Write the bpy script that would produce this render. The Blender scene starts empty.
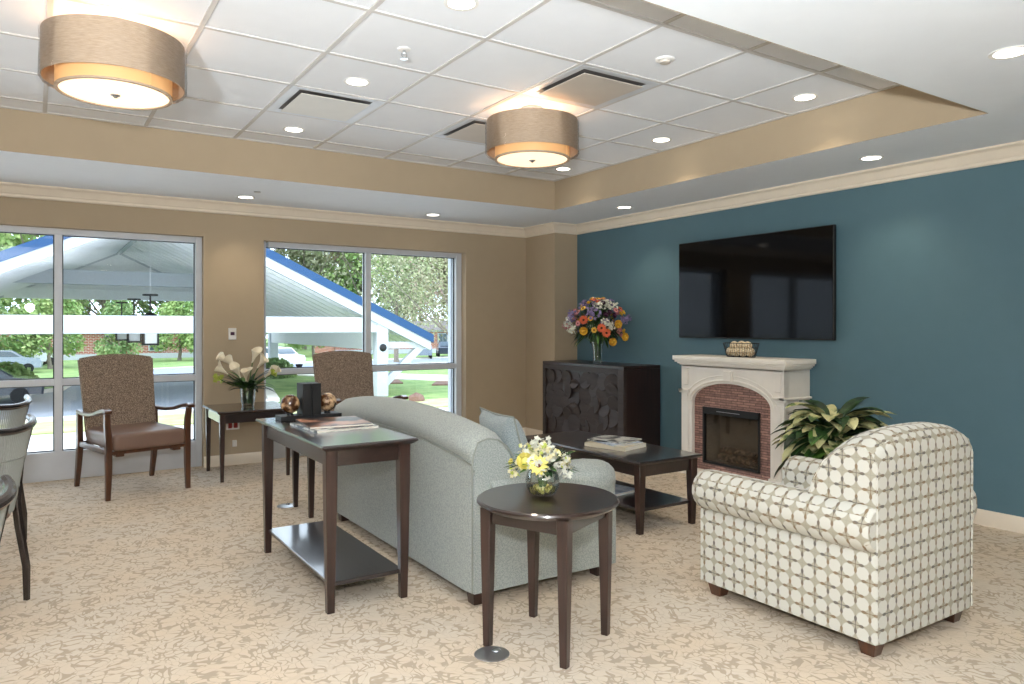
import bpy, bmesh, math, random
from mathutils import Vector, Matrix
random.seed(7)
PI = math.pi
SC = bpy.context.scene
COL = SC.collection
V = Vector

# ---------------------------------------------------------------- materials
def s2l(c):
    return tuple(((x/255)/12.92 if x/255 <= .04045 else ((x/255+.055)/1.055)**2.4) for x in c)

def base(name):
    m = bpy.data.materials.new(name); m.use_nodes = True
    nt = m.node_tree; b = nt.nodes['Principled BSDF']
    return m, nt, b

def N(nt, t, **kw):
    n = nt.nodes.new(t)
    for k, v in kw.items():
        if k in n.inputs: n.inputs[k].default_value = v
        else: setattr(n, k, v)
    return n

def ramp(nt, stops, interp='LINEAR'):
    r = nt.nodes.new('ShaderNodeValToRGB'); e = r.color_ramp; e.interpolation = interp
    while len(e.elements) < len(stops): e.elements.new(.5)
    for el, (p, c) in zip(e.elements, stops):
        el.position = p; el.color = (*c, 1) if len(c) == 3 else c
    return r

def coords(nt, scale=(1, 1, 1), kind='Object', rot=(0, 0, 0)):
    tc = nt.nodes.new('ShaderNodeTexCoord'); mp = nt.nodes.new('ShaderNodeMapping')
    mp.inputs['Scale'].default_value = scale; mp.inputs['Rotation'].default_value = rot
    nt.links.new(tc.outputs[kind], mp.inputs[0]); return mp

def paint(name, rgb, rough=.6, metal=0, coat=0, bump=0, bscale=60, var=0, vscale=8, spec=.5, trans=0, sub=0):
    m, nt, b = base(name); c = s2l(rgb)
    b.inputs['Base Color'].default_value = (*c, 1)
    b.inputs['Roughness'].default_value = rough; b.inputs['Metallic'].default_value = metal
    b.inputs['Coat Weight'].default_value = coat; b.inputs['Specular IOR Level'].default_value = spec
    b.inputs['Coat Roughness'].default_value = .15
    mp = coords(nt)
    n = N(nt, 'ShaderNodeTexNoise', Scale=vscale, Detail=4.); nt.links.new(mp.outputs[0], n.inputs['Vector'])
    v = var or .03
    r = ramp(nt, [(.3, tuple(x*(1-v) for x in c)), (.7, tuple(min(1, x*(1+v)) for x in c))])
    nt.links.new(n.outputs['Fac'], r.inputs[0]); nt.links.new(r.outputs[0], b.inputs['Base Color'])
    if bump:
        n2 = N(nt, 'ShaderNodeTexNoise', Scale=bscale, Detail=3.); nt.links.new(mp.outputs[0], n2.inputs['Vector'])
        bp = N(nt, 'ShaderNodeBump', Strength=bump, Distance=.01); nt.links.new(n2.outputs['Fac'], bp.inputs['Height'])
        nt.links.new(bp.outputs[0], b.inputs['Normal'])
    return m

def wood(name, dark, light, rough=.28, axis=1, coat=.4):
    m, nt, b = base(name)
    sc = [22, 22, 22]; sc[axis] = 1.6
    mp = coords(nt, tuple(sc))
    n = N(nt, 'ShaderNodeTexNoise', Scale=1.6, Detail=7., Distortion=.4); nt.links.new(mp.outputs[0], n.inputs['Vector'])
    r = ramp(nt, [(.3, s2l(dark)), (.72, s2l(light))]); nt.links.new(n.outputs['Fac'], r.inputs[0])
    nt.links.new(r.outputs[0], b.inputs['Base Color'])
    b.inputs['Roughness'].default_value = rough; b.inputs['Coat Weight'].default_value = coat
    b.inputs['Coat Roughness'].default_value = .1
    bp = N(nt, 'ShaderNodeBump', Strength=.08, Distance=.003); nt.links.new(n.outputs['Fac'], bp.inputs['Height'])
    nt.links.new(bp.outputs[0], b.inputs['Normal'])
    return m

def fabric(name, c1, c2, scale=260, rough=.9, bump=.35, vor=False):
    m, nt, b = base(name); mp = coords(nt)
    n = N(nt, 'ShaderNodeTexNoise', Scale=float(scale), Detail=2.); nt.links.new(mp.outputs[0], n.inputs['Vector'])
    r = ramp(nt, [(.38, s2l(c1)), (.62, s2l(c2))]); nt.links.new(n.outputs['Fac'], r.inputs[0])
    nt.links.new(r.outputs[0], b.inputs['Base Color'])
    b.inputs['Roughness'].default_value = rough; b.inputs['Sheen Weight'].default_value = .15
    bp = N(nt, 'ShaderNodeBump', Strength=bump, Distance=.002); nt.links.new(n.outputs['Fac'], bp.inputs['Height'])
    nt.links.new(bp.outputs[0], b.inputs['Normal'])
    return m

def emit(name, rgb, st):
    m, nt, b = base(name); c = s2l(rgb)
    b.inputs['Base Color'].default_value = (*c, 1); b.inputs['Emission Color'].default_value = (*c, 1)
    b.inputs['Emission Strength'].default_value = st; return m

def glass(name, tint=(1, 1, 1), refl=.05, rough=0.):
    m = bpy.data.materials.new(name); m.use_nodes = True; nt = m.node_tree; nt.nodes.clear()
    o = nt.nodes.new('ShaderNodeOutputMaterial'); t = N(nt, 'ShaderNodeBsdfTransparent', Color=(*tint, 1))
    g = N(nt, 'ShaderNodeBsdfGlossy', Roughness=rough); mx = nt.nodes.new('ShaderNodeMixShader')
    fr = N(nt, 'ShaderNodeFresnel', IOR=1.45); ad = N(nt, 'ShaderNodeMath', operation='MULTIPLY_ADD')
    ad.inputs[1].default_value = .6; ad.inputs[2].default_value = refl
    nt.links.new(fr.outputs[0], ad.inputs[0]); nt.links.new(ad.outputs[0], mx.inputs[0])
    nt.links.new(t.outputs[0], mx.inputs[1]); nt.links.new(g.outputs[0], mx.inputs[2])
    nt.links.new(mx.outputs[0], o.inputs[0]); return m

def mathn(nt, op, a, b=None, clamp=False):
    n = nt.nodes.new('ShaderNodeMath'); n.operation = op; n.use_clamp = clamp
    for i, x in enumerate((a, b)):
        if x is None: continue
        if isinstance(x, (int, float)): n.inputs[i].default_value = x
        else: nt.links.new(x, n.inputs[i])
    return n.outputs[0]

def smooth(nt, x, a, b):
    n = nt.nodes.new('ShaderNodeMapRange'); n.interpolation_type = 'SMOOTHSTEP'
    n.inputs['From Min'].default_value = a; n.inputs['From Max'].default_value = b
    nt.links.new(x, n.inputs['Value']); return n.outputs['Result']

def mixc(nt, f, a, b):
    n = nt.nodes.new('ShaderNodeMix'); n.data_type = 'RGBA'
    nt.links.new(f, n.inputs[0])
    for i, x in ((6, a), (7, b)):
        if isinstance(x, tuple): n.inputs[i].default_value = (*x, 1)
        else: nt.links.new(x, n.inputs[i])
    return n.outputs[2]

def star_fabric(name, p=.060):
    m, nt, b = base(name)
    uv = nt.nodes.new('ShaderNodeTexCoord'); sp = nt.nodes.new('ShaderNodeSeparateXYZ')
    nt.links.new(uv.outputs['UV'], sp.inputs[0])
    x = mathn(nt, 'DIVIDE', sp.outputs[0], p); y = mathn(nt, 'DIVIDE', sp.outputs[1], p)
    fx = mathn(nt, 'ABSOLUTE', mathn(nt, 'SUBTRACT', x, mathn(nt, 'ROUND', x)))   # distance to nearest line
    fy = mathn(nt, 'ABSOLUTE', mathn(nt, 'SUBTRACT', y, mathn(nt, 'ROUND', y)))
    cx = mathn(nt, 'COSINE', mathn(nt, 'MULTIPLY', x, PI)); cy = mathn(nt, 'COSINE', mathn(nt, 'MULTIPLY', y, PI))
    par = mathn(nt, 'MULTIPLY', cx, cy)                                            # +1 at star centres, -1 between stars
    kn = mathn(nt, 'MULTIPLY', smooth(nt, par, -.40, .10), mathn(nt, 'SUBTRACT', 1, smooth(nt, par, .30, .95)))
    w = mathn(nt, 'MULTIPLY_ADD', kn, .08); w.node.inputs[2].default_value = .024
    dmin = mathn(nt, 'MINIMUM', fx, fy)
    line = mathn(nt, 'MULTIPLY', smooth(nt, mathn(nt, 'SUBTRACT', w, dmin), -.012, .012), mathn(nt, 'MULTIPLY_ADD', smooth(nt, par, -.55, -.1), .8)); line.node.inputs[1].links[0].from_node.inputs[2].default_value = .15
    # round petals in every square
    qx = mathn(nt, 'SUBTRACT', .5, fx); qy = mathn(nt, 'SUBTRACT', .5, fy)
    r2 = mathn(nt, 'ADD', mathn(nt, 'MULTIPLY', qx, qx), mathn(nt, 'MULTIPLY', qy, qy))
    r = mathn(nt, 'SQRT', r2)
    pet = mathn(nt, 'SUBTRACT', 1, smooth(nt, r, .40, .475))
    c0 = mixc(nt, pet, s2l((164, 158, 140)), s2l((200, 198, 188)))
    n = N(nt, 'ShaderNodeTexNoise', Scale=9., Detail=2.)
    nt.links.new(uv.outputs['UV'], n.inputs['Vector'])
    lc = mixc(nt, smooth(nt, n.outputs['Fac'], .42, .58), s2l((128, 106, 78)), s2l((98, 92, 86)))
    c1 = mixc(nt, line, c0, lc)
    nt.links.new(c1, b.inputs['Base Color'])
    b.inputs['Roughness'].default_value = .85; b.inputs['Sheen Weight'].default_value = .1
    n3 = N(nt, 'ShaderNodeTexNoise', Scale=500.); nt.links.new(uv.outputs['UV'], n3.inputs['Vector'])
    bp = N(nt, 'ShaderNodeBump', Strength=.2, Distance=.002); nt.links.new(n3.outputs['Fac'], bp.inputs['Height'])
    nt.links.new(bp.outputs[0], b.inputs['Normal'])
    return m

def carpet_mat():
    m, nt, b = base('carpet'); mp = coords(nt, (1, 1, 1))
    ns = N(nt, 'ShaderNodeTexNoise', Scale=5., Detail=2.); nt.links.new(mp.outputs[0], ns.inputs['Vector'])
    va = nt.nodes.new('ShaderNodeVectorMath'); va.operation = 'SUBTRACT'; va.inputs[1].default_value = (.5, .5, .5)
    nt.links.new(ns.outputs['Color'], va.inputs[0])
    vs = nt.nodes.new('ShaderNodeVectorMath'); vs.operation = 'SCALE'; vs.inputs['Scale'].default_value = .22
    nt.links.new(va.outputs[0], vs.inputs[0])
    ad = nt.nodes.new('ShaderNodeVectorMath'); ad.operation = 'ADD'
    nt.links.new(mp.outputs[0], ad.inputs[0]); nt.links.new(vs.outputs[0], ad.inputs[1])
    vo = N(nt, 'ShaderNodeTexVoronoi', Scale=29.); vo.feature = 'DISTANCE_TO_EDGE'
    mm = nt.nodes.new('ShaderNodeMapping'); mm.inputs['Scale'].default_value = (1, .72, 1); mm.inputs['Rotation'].default_value = (0, 0, .6)
    nt.links.new(ad.outputs[0], mm.inputs[0]); nt.links.new(mm.outputs[0], vo.inputs['Vector'])
    thick = N(nt, 'ShaderNodeTexNoise', Scale=16., Detail=1.); nt.links.new(mp.outputs[0], thick.inputs['Vector'])
    th = mathn(nt, 'MULTIPLY_ADD', smooth(nt, thick.outputs['Fac'], .36, .68),   .15); th.node.inputs[2].default_value = .0
    e = smooth(nt, mathn(nt, 'SUBTRACT', vo.outputs['Distance'], th), -.03, .05)
    # long pale scroll lines over the leaves
    wv = N(nt, 'ShaderNodeTexVoronoi', Scale=2.6); wv.feature = 'DISTANCE_TO_EDGE'
    nt.links.new(ad.outputs[0], wv.inputs['Vector'])
    sc = mathn(nt, 'SUBTRACT', 1, smooth(nt, wv.outputs['Distance'], .015, .035))
    e2 = mathn(nt, 'MAXIMUM', e, mathn(nt, 'MULTIPLY', sc, .8))
    tone = N(nt, 'ShaderNodeTexNoise', Scale=2.2, Detail=2.); nt.links.new(mp.outputs[0], tone.inputs['Vector'])
    cl = mixc(nt, smooth(nt, tone.outputs['Fac'], .35, .65), s2l((217, 199, 176)), s2l((215, 202, 184)))
    c = mixc(nt, e2, s2l((184, 167, 146)), cl)
    fine = N(nt, 'ShaderNodeTexNoise', Scale=330., Detail=1.); nt.links.new(mp.outputs[0], fine.inputs['Vector'])
    mx = nt.nodes.new('ShaderNodeMix'); mx.data_type = 'RGBA'; mx.blend_type = 'MULTIPLY'; mx.inputs[0].default_value = .18
    nt.links.new(c, mx.inputs[6]); nt.links.new(fine.outputs['Fac'], mx.inputs[7])
    nt.links.new(mx.outputs[2], b.inputs['Base Color'])
    b.inputs['Roughness'].default_value = .95; b.inputs['Specular IOR Level'].default_value = .1
    bp = N(nt, 'ShaderNodeBump', Strength=.3, Distance=.004); nt.links.new(fine.outputs['Fac'], bp.inputs['Height'])
    nt.links.new(bp.outputs[0], b.inputs['Normal'])
    return m

def stone_mat():
    m, nt, b = base('ledge_stone'); tc = nt.nodes.new('ShaderNodeTexCoord')
    br = nt.nodes.new('ShaderNodeTexBrick'); nt.links.new(tc.outputs['UV'], br.inputs['Vector'])
    br.inputs['Color1'].default_value = (*s2l((172, 132, 118)), 1); br.inputs['Color2'].default_value = (*s2l((128, 98, 90)), 1)
    br.inputs['Mortar'].default_value = (*s2l((84, 64, 58)), 1); br.inputs['Scale'].default_value = 1.
    br.inputs['Mortar Size'].default_value = .0022; br.inputs['Brick Width'].default_value = .12; br.inputs['Row Height'].default_value = .021
    n = N(nt, 'ShaderNodeTexNoise', Scale=35., Detail=5.); nt.links.new(tc.outputs['UV'], n.inputs['Vector'])
    mx = nt.nodes.new('ShaderNodeMix'); mx.data_type = 'RGBA'; mx.blend_type = 'OVERLAY'; mx.inputs[0].default_value = .6
    nt.links.new(br.outputs[0], mx.inputs[6]); nt.links.new(n.outputs['Fac'], mx.inputs[7]); nt.links.new(mx.outputs[2], b.inputs['Base Color'])
    b.inputs['Roughness'].default_value = .8
    bp = N(nt, 'ShaderNodeBump', Strength=.8, Distance=.01); nt.links.new(br.outputs['Fac'], bp.inputs['Height']); bp.invert = True
    nt.links.new(bp.outputs[0], b.inputs['Normal'])
    return m

def brick_mat():
    m, nt, b = base('red_brick'); tc = nt.nodes.new('ShaderNodeTexCoord')
    br = nt.nodes.new('ShaderNodeTexBrick'); nt.links.new(tc.outputs['UV'], br.inputs['Vector'])
    br.inputs['Color1'].default_value = (*s2l((176, 92, 72)), 1); br.inputs['Color2'].default_value = (*s2l((150, 80, 62)), 1)
    br.inputs['Mortar'].default_value = (*s2l((200, 190, 180)), 1); br.inputs['Scale'].default_value = 1.
    br.inputs['Mortar Size'].default_value = .02; br.inputs['Brick Width'].default_value = .4; br.inputs['Row Height'].default_value = .15
    nt.links.new(br.outputs[0], b.inputs['Base Color']); b.inputs['Roughness'].default_value = .9
    return m

def two_tone(name, c1, c2, scale, lo=.42, hi=.58, rough=.7, kind='Object', detail=3., sc=(1, 1, 1)):
    m, nt, b = base(name); mp = coords(nt, sc, kind)
    n = N(nt, 'ShaderNodeTexNoise', Scale=float(scale), Detail=detail); nt.links.new(mp.outputs[0], n.inputs['Vector'])
    r = ramp(nt, [(lo, s2l(c1)), (hi, s2l(c2))]); nt.links.new(n.outputs['Fac'], r.inputs[0])
    nt.links.new(r.outputs[0], b.inputs['Base Color']); b.inputs['Roughness'].default_value = rough
    return m

M = {}
M['beige'] = paint('beige_wall_paint', (172, 155, 130), .75, bump=.05, bscale=250, var=.015)
M['teal'] = paint('teal_wall_paint', (80, 110, 121), .6, bump=.05, bscale=250, var=.02)
M['soffit'] = paint('white_ceiling_paint', (224, 229, 235), .8, var=.01)
M['tile'] = paint('ceiling_tile', (228, 231, 236), .85, bump=.12, bscale=180, var=.01)
M['tbar'] = paint('ceiling_grid_metal', (196, 193, 190), .5)
M['trim'] = paint('cream_trim_paint', (226, 214, 196), .45)
M['carpet'] = carpet_mat()
M['alu'] = paint('window_aluminium', (200, 204, 210), .4, .05)
M['gasket'] = paint('black_gasket', (40, 42, 48), .6)
M['pane'] = glass('window_glass', (.97, .99, .99), .012)
M['wood'] = wood('espresso_wood', (28, 17, 15), (44, 27, 23), .3, coat=1.)
M['woodz'] = wood('espresso_wood_upright', (34, 20, 17), (56, 34, 27), .35, axis=2)
M['woodx'] = wood('espresso_wood_cross', (42, 25, 22), (70, 44, 38), .33, axis=0)
M['shelf'] = wood('dark_shelf_wood', (28, 22, 24), (40, 32, 34), .3, coat=1.)
M['cab'] = wood('dark_brown_cabinet', (46, 37, 35), (60, 50, 47), .6, coat=0.)
M['cabside'] = wood('dark_cabinet_side', (30, 16, 14), (46, 26, 22), .35, axis=2, coat=.2)
M['walnut'] = wood('walnut_chair_wood', (54, 30, 18), (92, 54, 32), .3, axis=2)
M['sofa'] = fabric('sage_grey_upholstery', (136, 143, 139), (164, 168, 162), 160)
M['pillow'] = fabric('blue_grey_pillow_fabric', (128, 138, 140), (160, 168, 166), 200)
M['pipe'] = paint('pillow_piping', (136, 140, 132), .8)
M['star'] = star_fabric('star_lattice_upholstery')
M['tweed'] = two_tone('brown_tweed', (92, 77, 65), (170, 150, 131), 190, .42, .6, .95, detail=2.)
M['vinyl'] = paint('taupe_vinyl_seat', (120, 95, 82), .42, coat=.1, bump=.05, bscale=40)
M['black'] = paint('satin_black', (12, 11, 12), .5)
M['screen'] = paint('tv_screen', (4, 4, 6), .06, spec=.2)
M['rawwhite'] = paint('white_mantel_paint', (232, 226, 216), .45)
M['stone'] = stone_mat()
M['firebox'] = paint('firebox_interior', (140, 128, 112), .7, var=.15)
M['mesh'] = glass('dark_fire_glass', (.72, .7, .68), .02)
M['log'] = two_tone('faux_log', (80, 60, 44), (150, 120, 92), 30)
M['steel'] = paint('brushed_steel', (170, 172, 176), .28, .9)
M['chrome'] = paint('chrome', (205, 208, 212), .12, 1)
M['plaque'] = paint('diffuser_plaque', (196, 188, 178), .5)
M['throat'] = paint('diffuser_throat', (84, 80, 78), .6)
M['plaquew'] = paint('diffuser_plaque_white', (212, 210, 204), .5)
M['slat'] = paint('silver_woven_slats', (138, 140, 134), .55)
M['rail'] = paint('dark_bentwood_rail', (34, 25, 24), .25, coat=.5)
M['white'] = paint('white_plastic', (226, 224, 220), .4)
M['red'] = paint('red_plastic', (150, 34, 34), .4)
M['marble'] = two_tone('brown_marbled_glass', (70, 40, 20), (206, 170, 130), 26, .46, .62, .08, detail=6.)
M['leaf'] = two_tone('leaf_green', (34, 66, 24), (78, 118, 46), 14, .4, .6, .45)
M['leafv'] = two_tone('variegated_leaf', (66, 96, 44), (196, 192, 140), 16, .38, .5, .45, sc=(1, 1, .5))
M['leafd'] = two_tone('dark_leaf', (20, 42, 22), (44, 74, 34), 14, .4, .6, .4)
M['stem'] = paint('flower_stem', (70, 104, 46), .6)
M['glassy'] = glass('clear_vase_glass', (.97, .99, .98), .05)
M['water'] = glass('vase_water', (.86, .9, .62), .05)
M['pebble'] = two_tone('yellow_green_pebbles', (120, 110, 30), (206, 196, 110), 60, rough=.3)
M['cream'] = paint('cream_petal', (214, 206, 164), .6)
M['lily'] = paint('calla_petal', (236, 226, 202), .5, var=.06)
M['limegreen'] = paint('lime_petal', (178, 190, 84), .6)
M['yel'] = paint('yellow_petal', (222, 176, 60), .6, var=.15)
M['pyel'] = paint('pale_yellow_petal', (218, 206, 110), .6)
M['ora'] = paint('orange_petal', (204, 92, 52), .6, var=.2)
M['pink'] = paint('dusty_pink_petal', (198, 128, 128), .6, var=.1)
M['viol'] = paint('violet_petal', (132, 118, 158), .6, var=.12)
M['plum'] = paint('plum_petal', (70, 30, 60), .6)
M['whitep'] = paint('white_petal', (214, 214, 200), .6)
M['centre'] = paint('brown_flower_centre', (84, 44, 22), .8)
M['amber'] = None
M['wicker'] = two_tone('cream_ball', (196, 170, 130), (240, 226, 196), 60, rough=.8)
M['wire'] = paint('black_wire', (24, 22, 22), .5, .4)
M['pot'] = paint('brown_planter', (92, 66, 48), .6)
M['soil'] = paint('potting_soil', (44, 32, 24), .95)
# outdoors
M['grass'] = two_tone('lawn_grass', (108, 138, 74), (146, 166, 98), 1.2, .35, .7, .9)
M['drygrass'] = two_tone('pale_lawn_grass', (168, 172, 116), (196, 192, 140), 1.6, .35, .7, .9)
M['asphalt'] = paint('pale_asphalt', (150, 156, 166), .8, var=.05)
M['concrete'] = paint('pale_concrete', (222, 216, 206), .85, var=.04)
M['mulch'] = paint('brown_mulch', (128, 98, 84), .95, var=.2, vscale=4)
M['canopy'] = paint('canopy_white_paint', (188, 193, 200), .5)
M['canopyin'] = paint('canopy_soffit_board', (236, 236, 238), .6)
M['blue'] = paint('blue_metal_roof', (8, 66, 112), .5)
M['brick'] = brick_mat()
M['roofg'] = paint('grey_shingle', (120, 112, 108), .9)
M['wglass'] = paint('house_window_glass', (70, 84, 92), .15)
M['trunk'] = paint('grey_tree_bark', (128, 118, 106), .9, var=.2)
for k, a, b_ in (('fol1', (112, 146, 76), (170, 190, 122)), ('fol2', (100, 132, 80), (156, 178, 116)), ('fol3', (146, 124, 112), (158, 168, 118)), ('fol4', (140, 152, 108), (180, 176, 148))):
    M[k] = two_tone('foliage_'+k, a, b_, .9, .35, .65, .8)
M['carW'] = paint('white_car_paint', (232, 232, 234), .25, coat=.6)
M['carD'] = paint('dark_blue_car_paint', (40, 50, 62), .25, coat=.6)
M['carS'] = paint('silver_car_paint', (150, 160, 170), .25, .4, coat=.6)
M['tyre'] = paint('tyre_rubber', (26, 26, 28), .8)
M['magA'] = two_tone('magazine_cover_brown', (48, 40, 40), (196, 142, 116), 5, .46, .60, .3, 'UV')
M['magB'] = two_tone('magazine_cover_grey', (36, 42, 50), (206, 206, 200), 9, .45, .52, .3, 'UV')
M['magC'] = two_tone('magazine_cover_blue', (130, 150, 176), (220, 224, 230), 8, .4, .6, .3, 'UV')
M['paper'] = paint('book_pages', (226, 220, 206), .8)
M['bookcover'] = paint('cream_book_cover', (208, 196, 172), .5)
M['glow'] = emit('downlight_lens', (255, 246, 230), 9)
M['diff'] = emit('drum_diffuser', (255, 228, 196), .9)
m, nt, b = base('drum_shade_fabric'); M['shade'] = m
mp = coords(nt, (1, 1, 14)); n = N(nt, 'ShaderNodeTexNoise', Scale=30., Detail=3.); nt.links.new(mp.outputs[0], n.inputs['Vector'])
r = ramp(nt, [(.3, s2l((162, 140, 116))), (.7, s2l((188, 166, 142)))]); nt.links.new(n.outputs['Fac'], r.inputs[0]); nt.links.new(r.outputs[0], b.inputs['Base Color'])
b.inputs['Roughness'].default_value = .8
m, nt, b = base('amber_inner_shade'); M['amber'] = m
b.inputs['Base Color'].default_value = (*s2l((214, 168, 116)), 1); b.inputs['Emission Color'].default_value = (*s2l((236, 176, 112)), 1); b.inputs['Emission Strength'].default_value = .28
M['wrap'] = glass('plastic_wrap', (.97, .97, .97), .04, .12)

# ---------------------------------------------------------------- mesh builder
class MB:
    def __init__(s): s.bm = bmesh.new(); s.mi = 0
    def _m(s, t, X=None):
        if X is not None: bmesh.ops.transform(t, matrix=X, verts=t.verts)
        for f in t.faces: f.material_index = s.mi
        me = bpy.data.meshes.new('tmp'); t.to_mesh(me); t.free(); s.bm.from_mesh(me); bpy.data.meshes.remove(me); return s
    def bx(s, x0, x1, y0, y1, z0, z1, bev=.003, seg=1, X=None):
        t = bmesh.new(); bmesh.ops.create_cube(t, size=1)
        bmesh.ops.transform(t, matrix=Matrix.Translation(((x0+x1)/2, (y0+y1)/2, (z0+z1)/2)) @ Matrix.Diagonal((abs(x1-x0), abs(y1-y0), abs(z1-z0), 1)), verts=t.verts)
        if bev: bmesh.ops.bevel(t, geom=list(t.edges), offset=bev, segments=seg, affect='EDGES', profile=.5)
        return s._m(t, X)
    def lathe(s, prof, seg=24, c=(0, 0, 0), X=None):
        t = bmesh.new(); rings = []
        for r, z in prof:
            if r < 1e-5: rings.append([t.verts.new((c[0], c[1], c[2]+z))])
            else: rings.append([t.verts.new((c[0]+r*math.cos(2*PI*i/seg), c[1]+r*math.sin(2*PI*i/seg), c[2]+z)) for i in range(seg)])
        for a, b in zip(rings, rings[1:]):
            for i in range(seg):
                j = (i+1) % seg
                if len(a) == 1 and len(b) == 1: continue
                if len(a) == 1: t.faces.new((a[0], b[i], b[j]))
                elif len(b) == 1: t.faces.new((a[i], a[j], b[0]))
                else: t.faces.new((a[i], a[j], b[j], b[i]))
        bmesh.ops.recalc_face_normals(t, faces=t.faces); return s._m(t, X)
    def sph(s, c, r, seg=16, X=None):
        t = bmesh.new(); bmesh.ops.create_uvsphere(t, u_segments=seg, v_segments=max(6, seg//2), radius=1)
        if not hasattr(r, '__len__'): r = (r, r, r)
        bmesh.ops.transform(t, matrix=Matrix.Translation(c) @ Matrix.Diagonal((*r, 1)), verts=t.verts); return s._m(t, X)
    def loft(s, rings, caps=True, closed=True, X=None):
        t = bmesh.new(); R = [[t.verts.new(p) for p in r] for r in rings]; n = len(R[0])
        for a, b in zip(R, R[1:]):
            for i in range(n if closed else n-1):
                j = (i+1) % n; t.faces.new((a[i], a[j], b[j], b[i]))
        if caps:
            t.faces.new(R[0]); t.faces.new(list(reversed(R[-1])))
        bmesh.ops.recalc_face_normals(t, faces=t.faces); return s._m(t, X)
    def tube(s, pts, r, seg=10, caps=True, X=None):
        pts = [V(p) for p in pts]; n = len(pts)
        if not hasattr(r, '__len__'): r = [r]*n
        rings = []; up = None
        for i, p in enumerate(pts):
            t = (pts[min(i+1, n-1)]-pts[max(i-1, 0)]).normalized()
            if up is None: up = t.orthogonal().normalized()
            up = (up - t*up.dot(t)).normalized(); sd = t.cross(up)
            rings.append([p+(up*math.cos(2*PI*k/seg)+sd*math.sin(2*PI*k/seg))*r[i] for k in range(seg)])
        return s.loft(rings, caps, X=X)
    def sweep(s, pts, w, h, side=(1, 0, 0), ch=.25, X=None):
        """rectangular section with eased corners; w along side, h across"""
        pts = [V(p) for p in pts]; n = len(pts); S0 = V(side).normalized()
        if not hasattr(w, '__len__'): w = [w]*n
        if not hasattr(h, '__len__'): h = [h]*n
        rings = []
        for i, p in enumerate(pts):
            t = (pts[min(i+1, n-1)]-pts[max(i-1, 0)]).normalized()
            S = (S0 - t*S0.dot(t)).normalized(); Nn = S.cross(t)
            a, b = w[i]/2, h[i]/2; c = min(a, b)*ch
            rings.append([p+S*x+Nn*y for x, y in ((a, b-c), (a-c, b), (-a+c, b), (-a, b-c), (-a, -b+c), (-a+c, -b), (a-c, -b), (a, -b+c))])
        return s.loft(rings, True, X=X)
    def prism(s, poly, axis, a, b, bev=0, X=None):
        """extrude a 2-D outline; axis x: (y,z), y: (x,z), z: (x,y)"""
        t = bmesh.new()
        def P(u, v, w): return {'x': (w, u, v), 'y': (u, w, v), 'z': (u, v, w)}[axis]
        A = [t.verts.new(P(u, v, a)) for u, v in poly]; B = [t.verts.new(P(u, v, b)) for u, v in poly]
        n = len(poly); t.faces.new(A); t.faces.new(list(reversed(B)))
        for i in range(n): t.faces.new((A[i], A[(i+1) % n], B[(i+1) % n], B[i]))
        bmesh.ops.recalc_face_normals(t, faces=t.faces)
        if bev: bmesh.ops.bevel(t, geom=list(t.edges), offset=bev, segments=1, affect='EDGES')
        bmesh.ops.triangulate(t, faces=[f for f in t.faces if len(f.verts) > 4])
        return s._m(t, X)
    def quad(s, ps):
        f = s.bm.faces.new([s.bm.verts.new(p) for p in ps]); f.material_index = s.mi; return s
    def build(s, name, mats, parent=None, sm=35, uv=True, loc=None, rot=None, sub=0, origin=None):
        me = bpy.data.meshes.new(name)
        if origin is not None: bmesh.ops.translate(s.bm, vec=-V(origin), verts=s.bm.verts)
        s.bm.to_mesh(me); s.bm.free()
        if not isinstance(mats, (list, tuple)): mats = [mats]
        for m_ in mats: me.materials.append(m_)
        me.polygons.foreach_set('use_smooth', [True]*len(me.polygons))
        me.set_sharp_from_angle(angle=math.radians(sm))
        if uv:
            L = me.uv_layers.new(name='UVMap').data
            for p in me.polygons:
                nx, ny, nz = abs(p.normal.x), abs(p.normal.y), abs(p.normal.z)
                for li in p.loop_indices:
                    c = me.vertices[me.loops[li].vertex_index].co
                    if nx >= ny and nx >= nz: L[li].uv = (c.y, c.z)
                    elif ny >= nz: L[li].uv = (c.x, c.z)
                    else: L[li].uv = (c.x, c.y)
        o = bpy.data.objects.new(name, me); COL.objects.link(o)
        if parent: o.parent = parent
        if origin is not None: o.location = origin
        if loc: o.location = loc
        if rot: o.rotation_euler = rot
        if sub:
            md = o.modifiers.new('round', 'SUBSURF'); md.levels = sub; md.render_levels = sub
        return o

def tag(o, label=None, cat=None, group=None, kind=None):
    if label: o['label'] = label
    if cat: o['category'] = cat
    if group: o['group'] = group
    if kind: o['kind'] = kind
    return o

def thing(name, label, cat, loc=(0, 0, 0), rz=0, group=None):
    o = bpy.data.objects.new(name, None); COL.objects.link(o); o.empty_display_size = .1
    o.location = loc; o.rotation_euler = (0, 0, rz); return tag(o, label, cat, group)

def kids(o): return [c for c in COL.objects if c.parent == o]
def copy_tree(o, parent=None):
    c = o.copy(); COL.objects.link(c); c.parent = parent
    for ch in kids(o): copy_tree(ch, c)
    return c
def dup(o, loc, rz=0, label=None, group=None):
    c = copy_tree(o); c.location = loc; c.rotation_euler = (0, 0, rz)
    if label: c['label'] = label
    if group: c['group'] = group
    return c
def struct(name, mb, mats, parent=None, **k):
    o = mb.build(name, mats, parent, **k)
    if not parent: o['kind'] = 'structure'
    return o
def Rz(a, o=(0, 0, 0)): return Matrix.Translation(o) @ Matrix.Rotation(a, 4, 'Z')

# ================================================================ ROOM
YW, XT = 7.19, 5.2           # window wall, teal wall
ZS, ZC = 2.448, 2.735        # soffit, tile ceiling
XL, YN = -4.6, -3.6
CX0, CX1, CY0, CY1 = -4.2, 4.32, 1.915, 5.855   # raised tray

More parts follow.
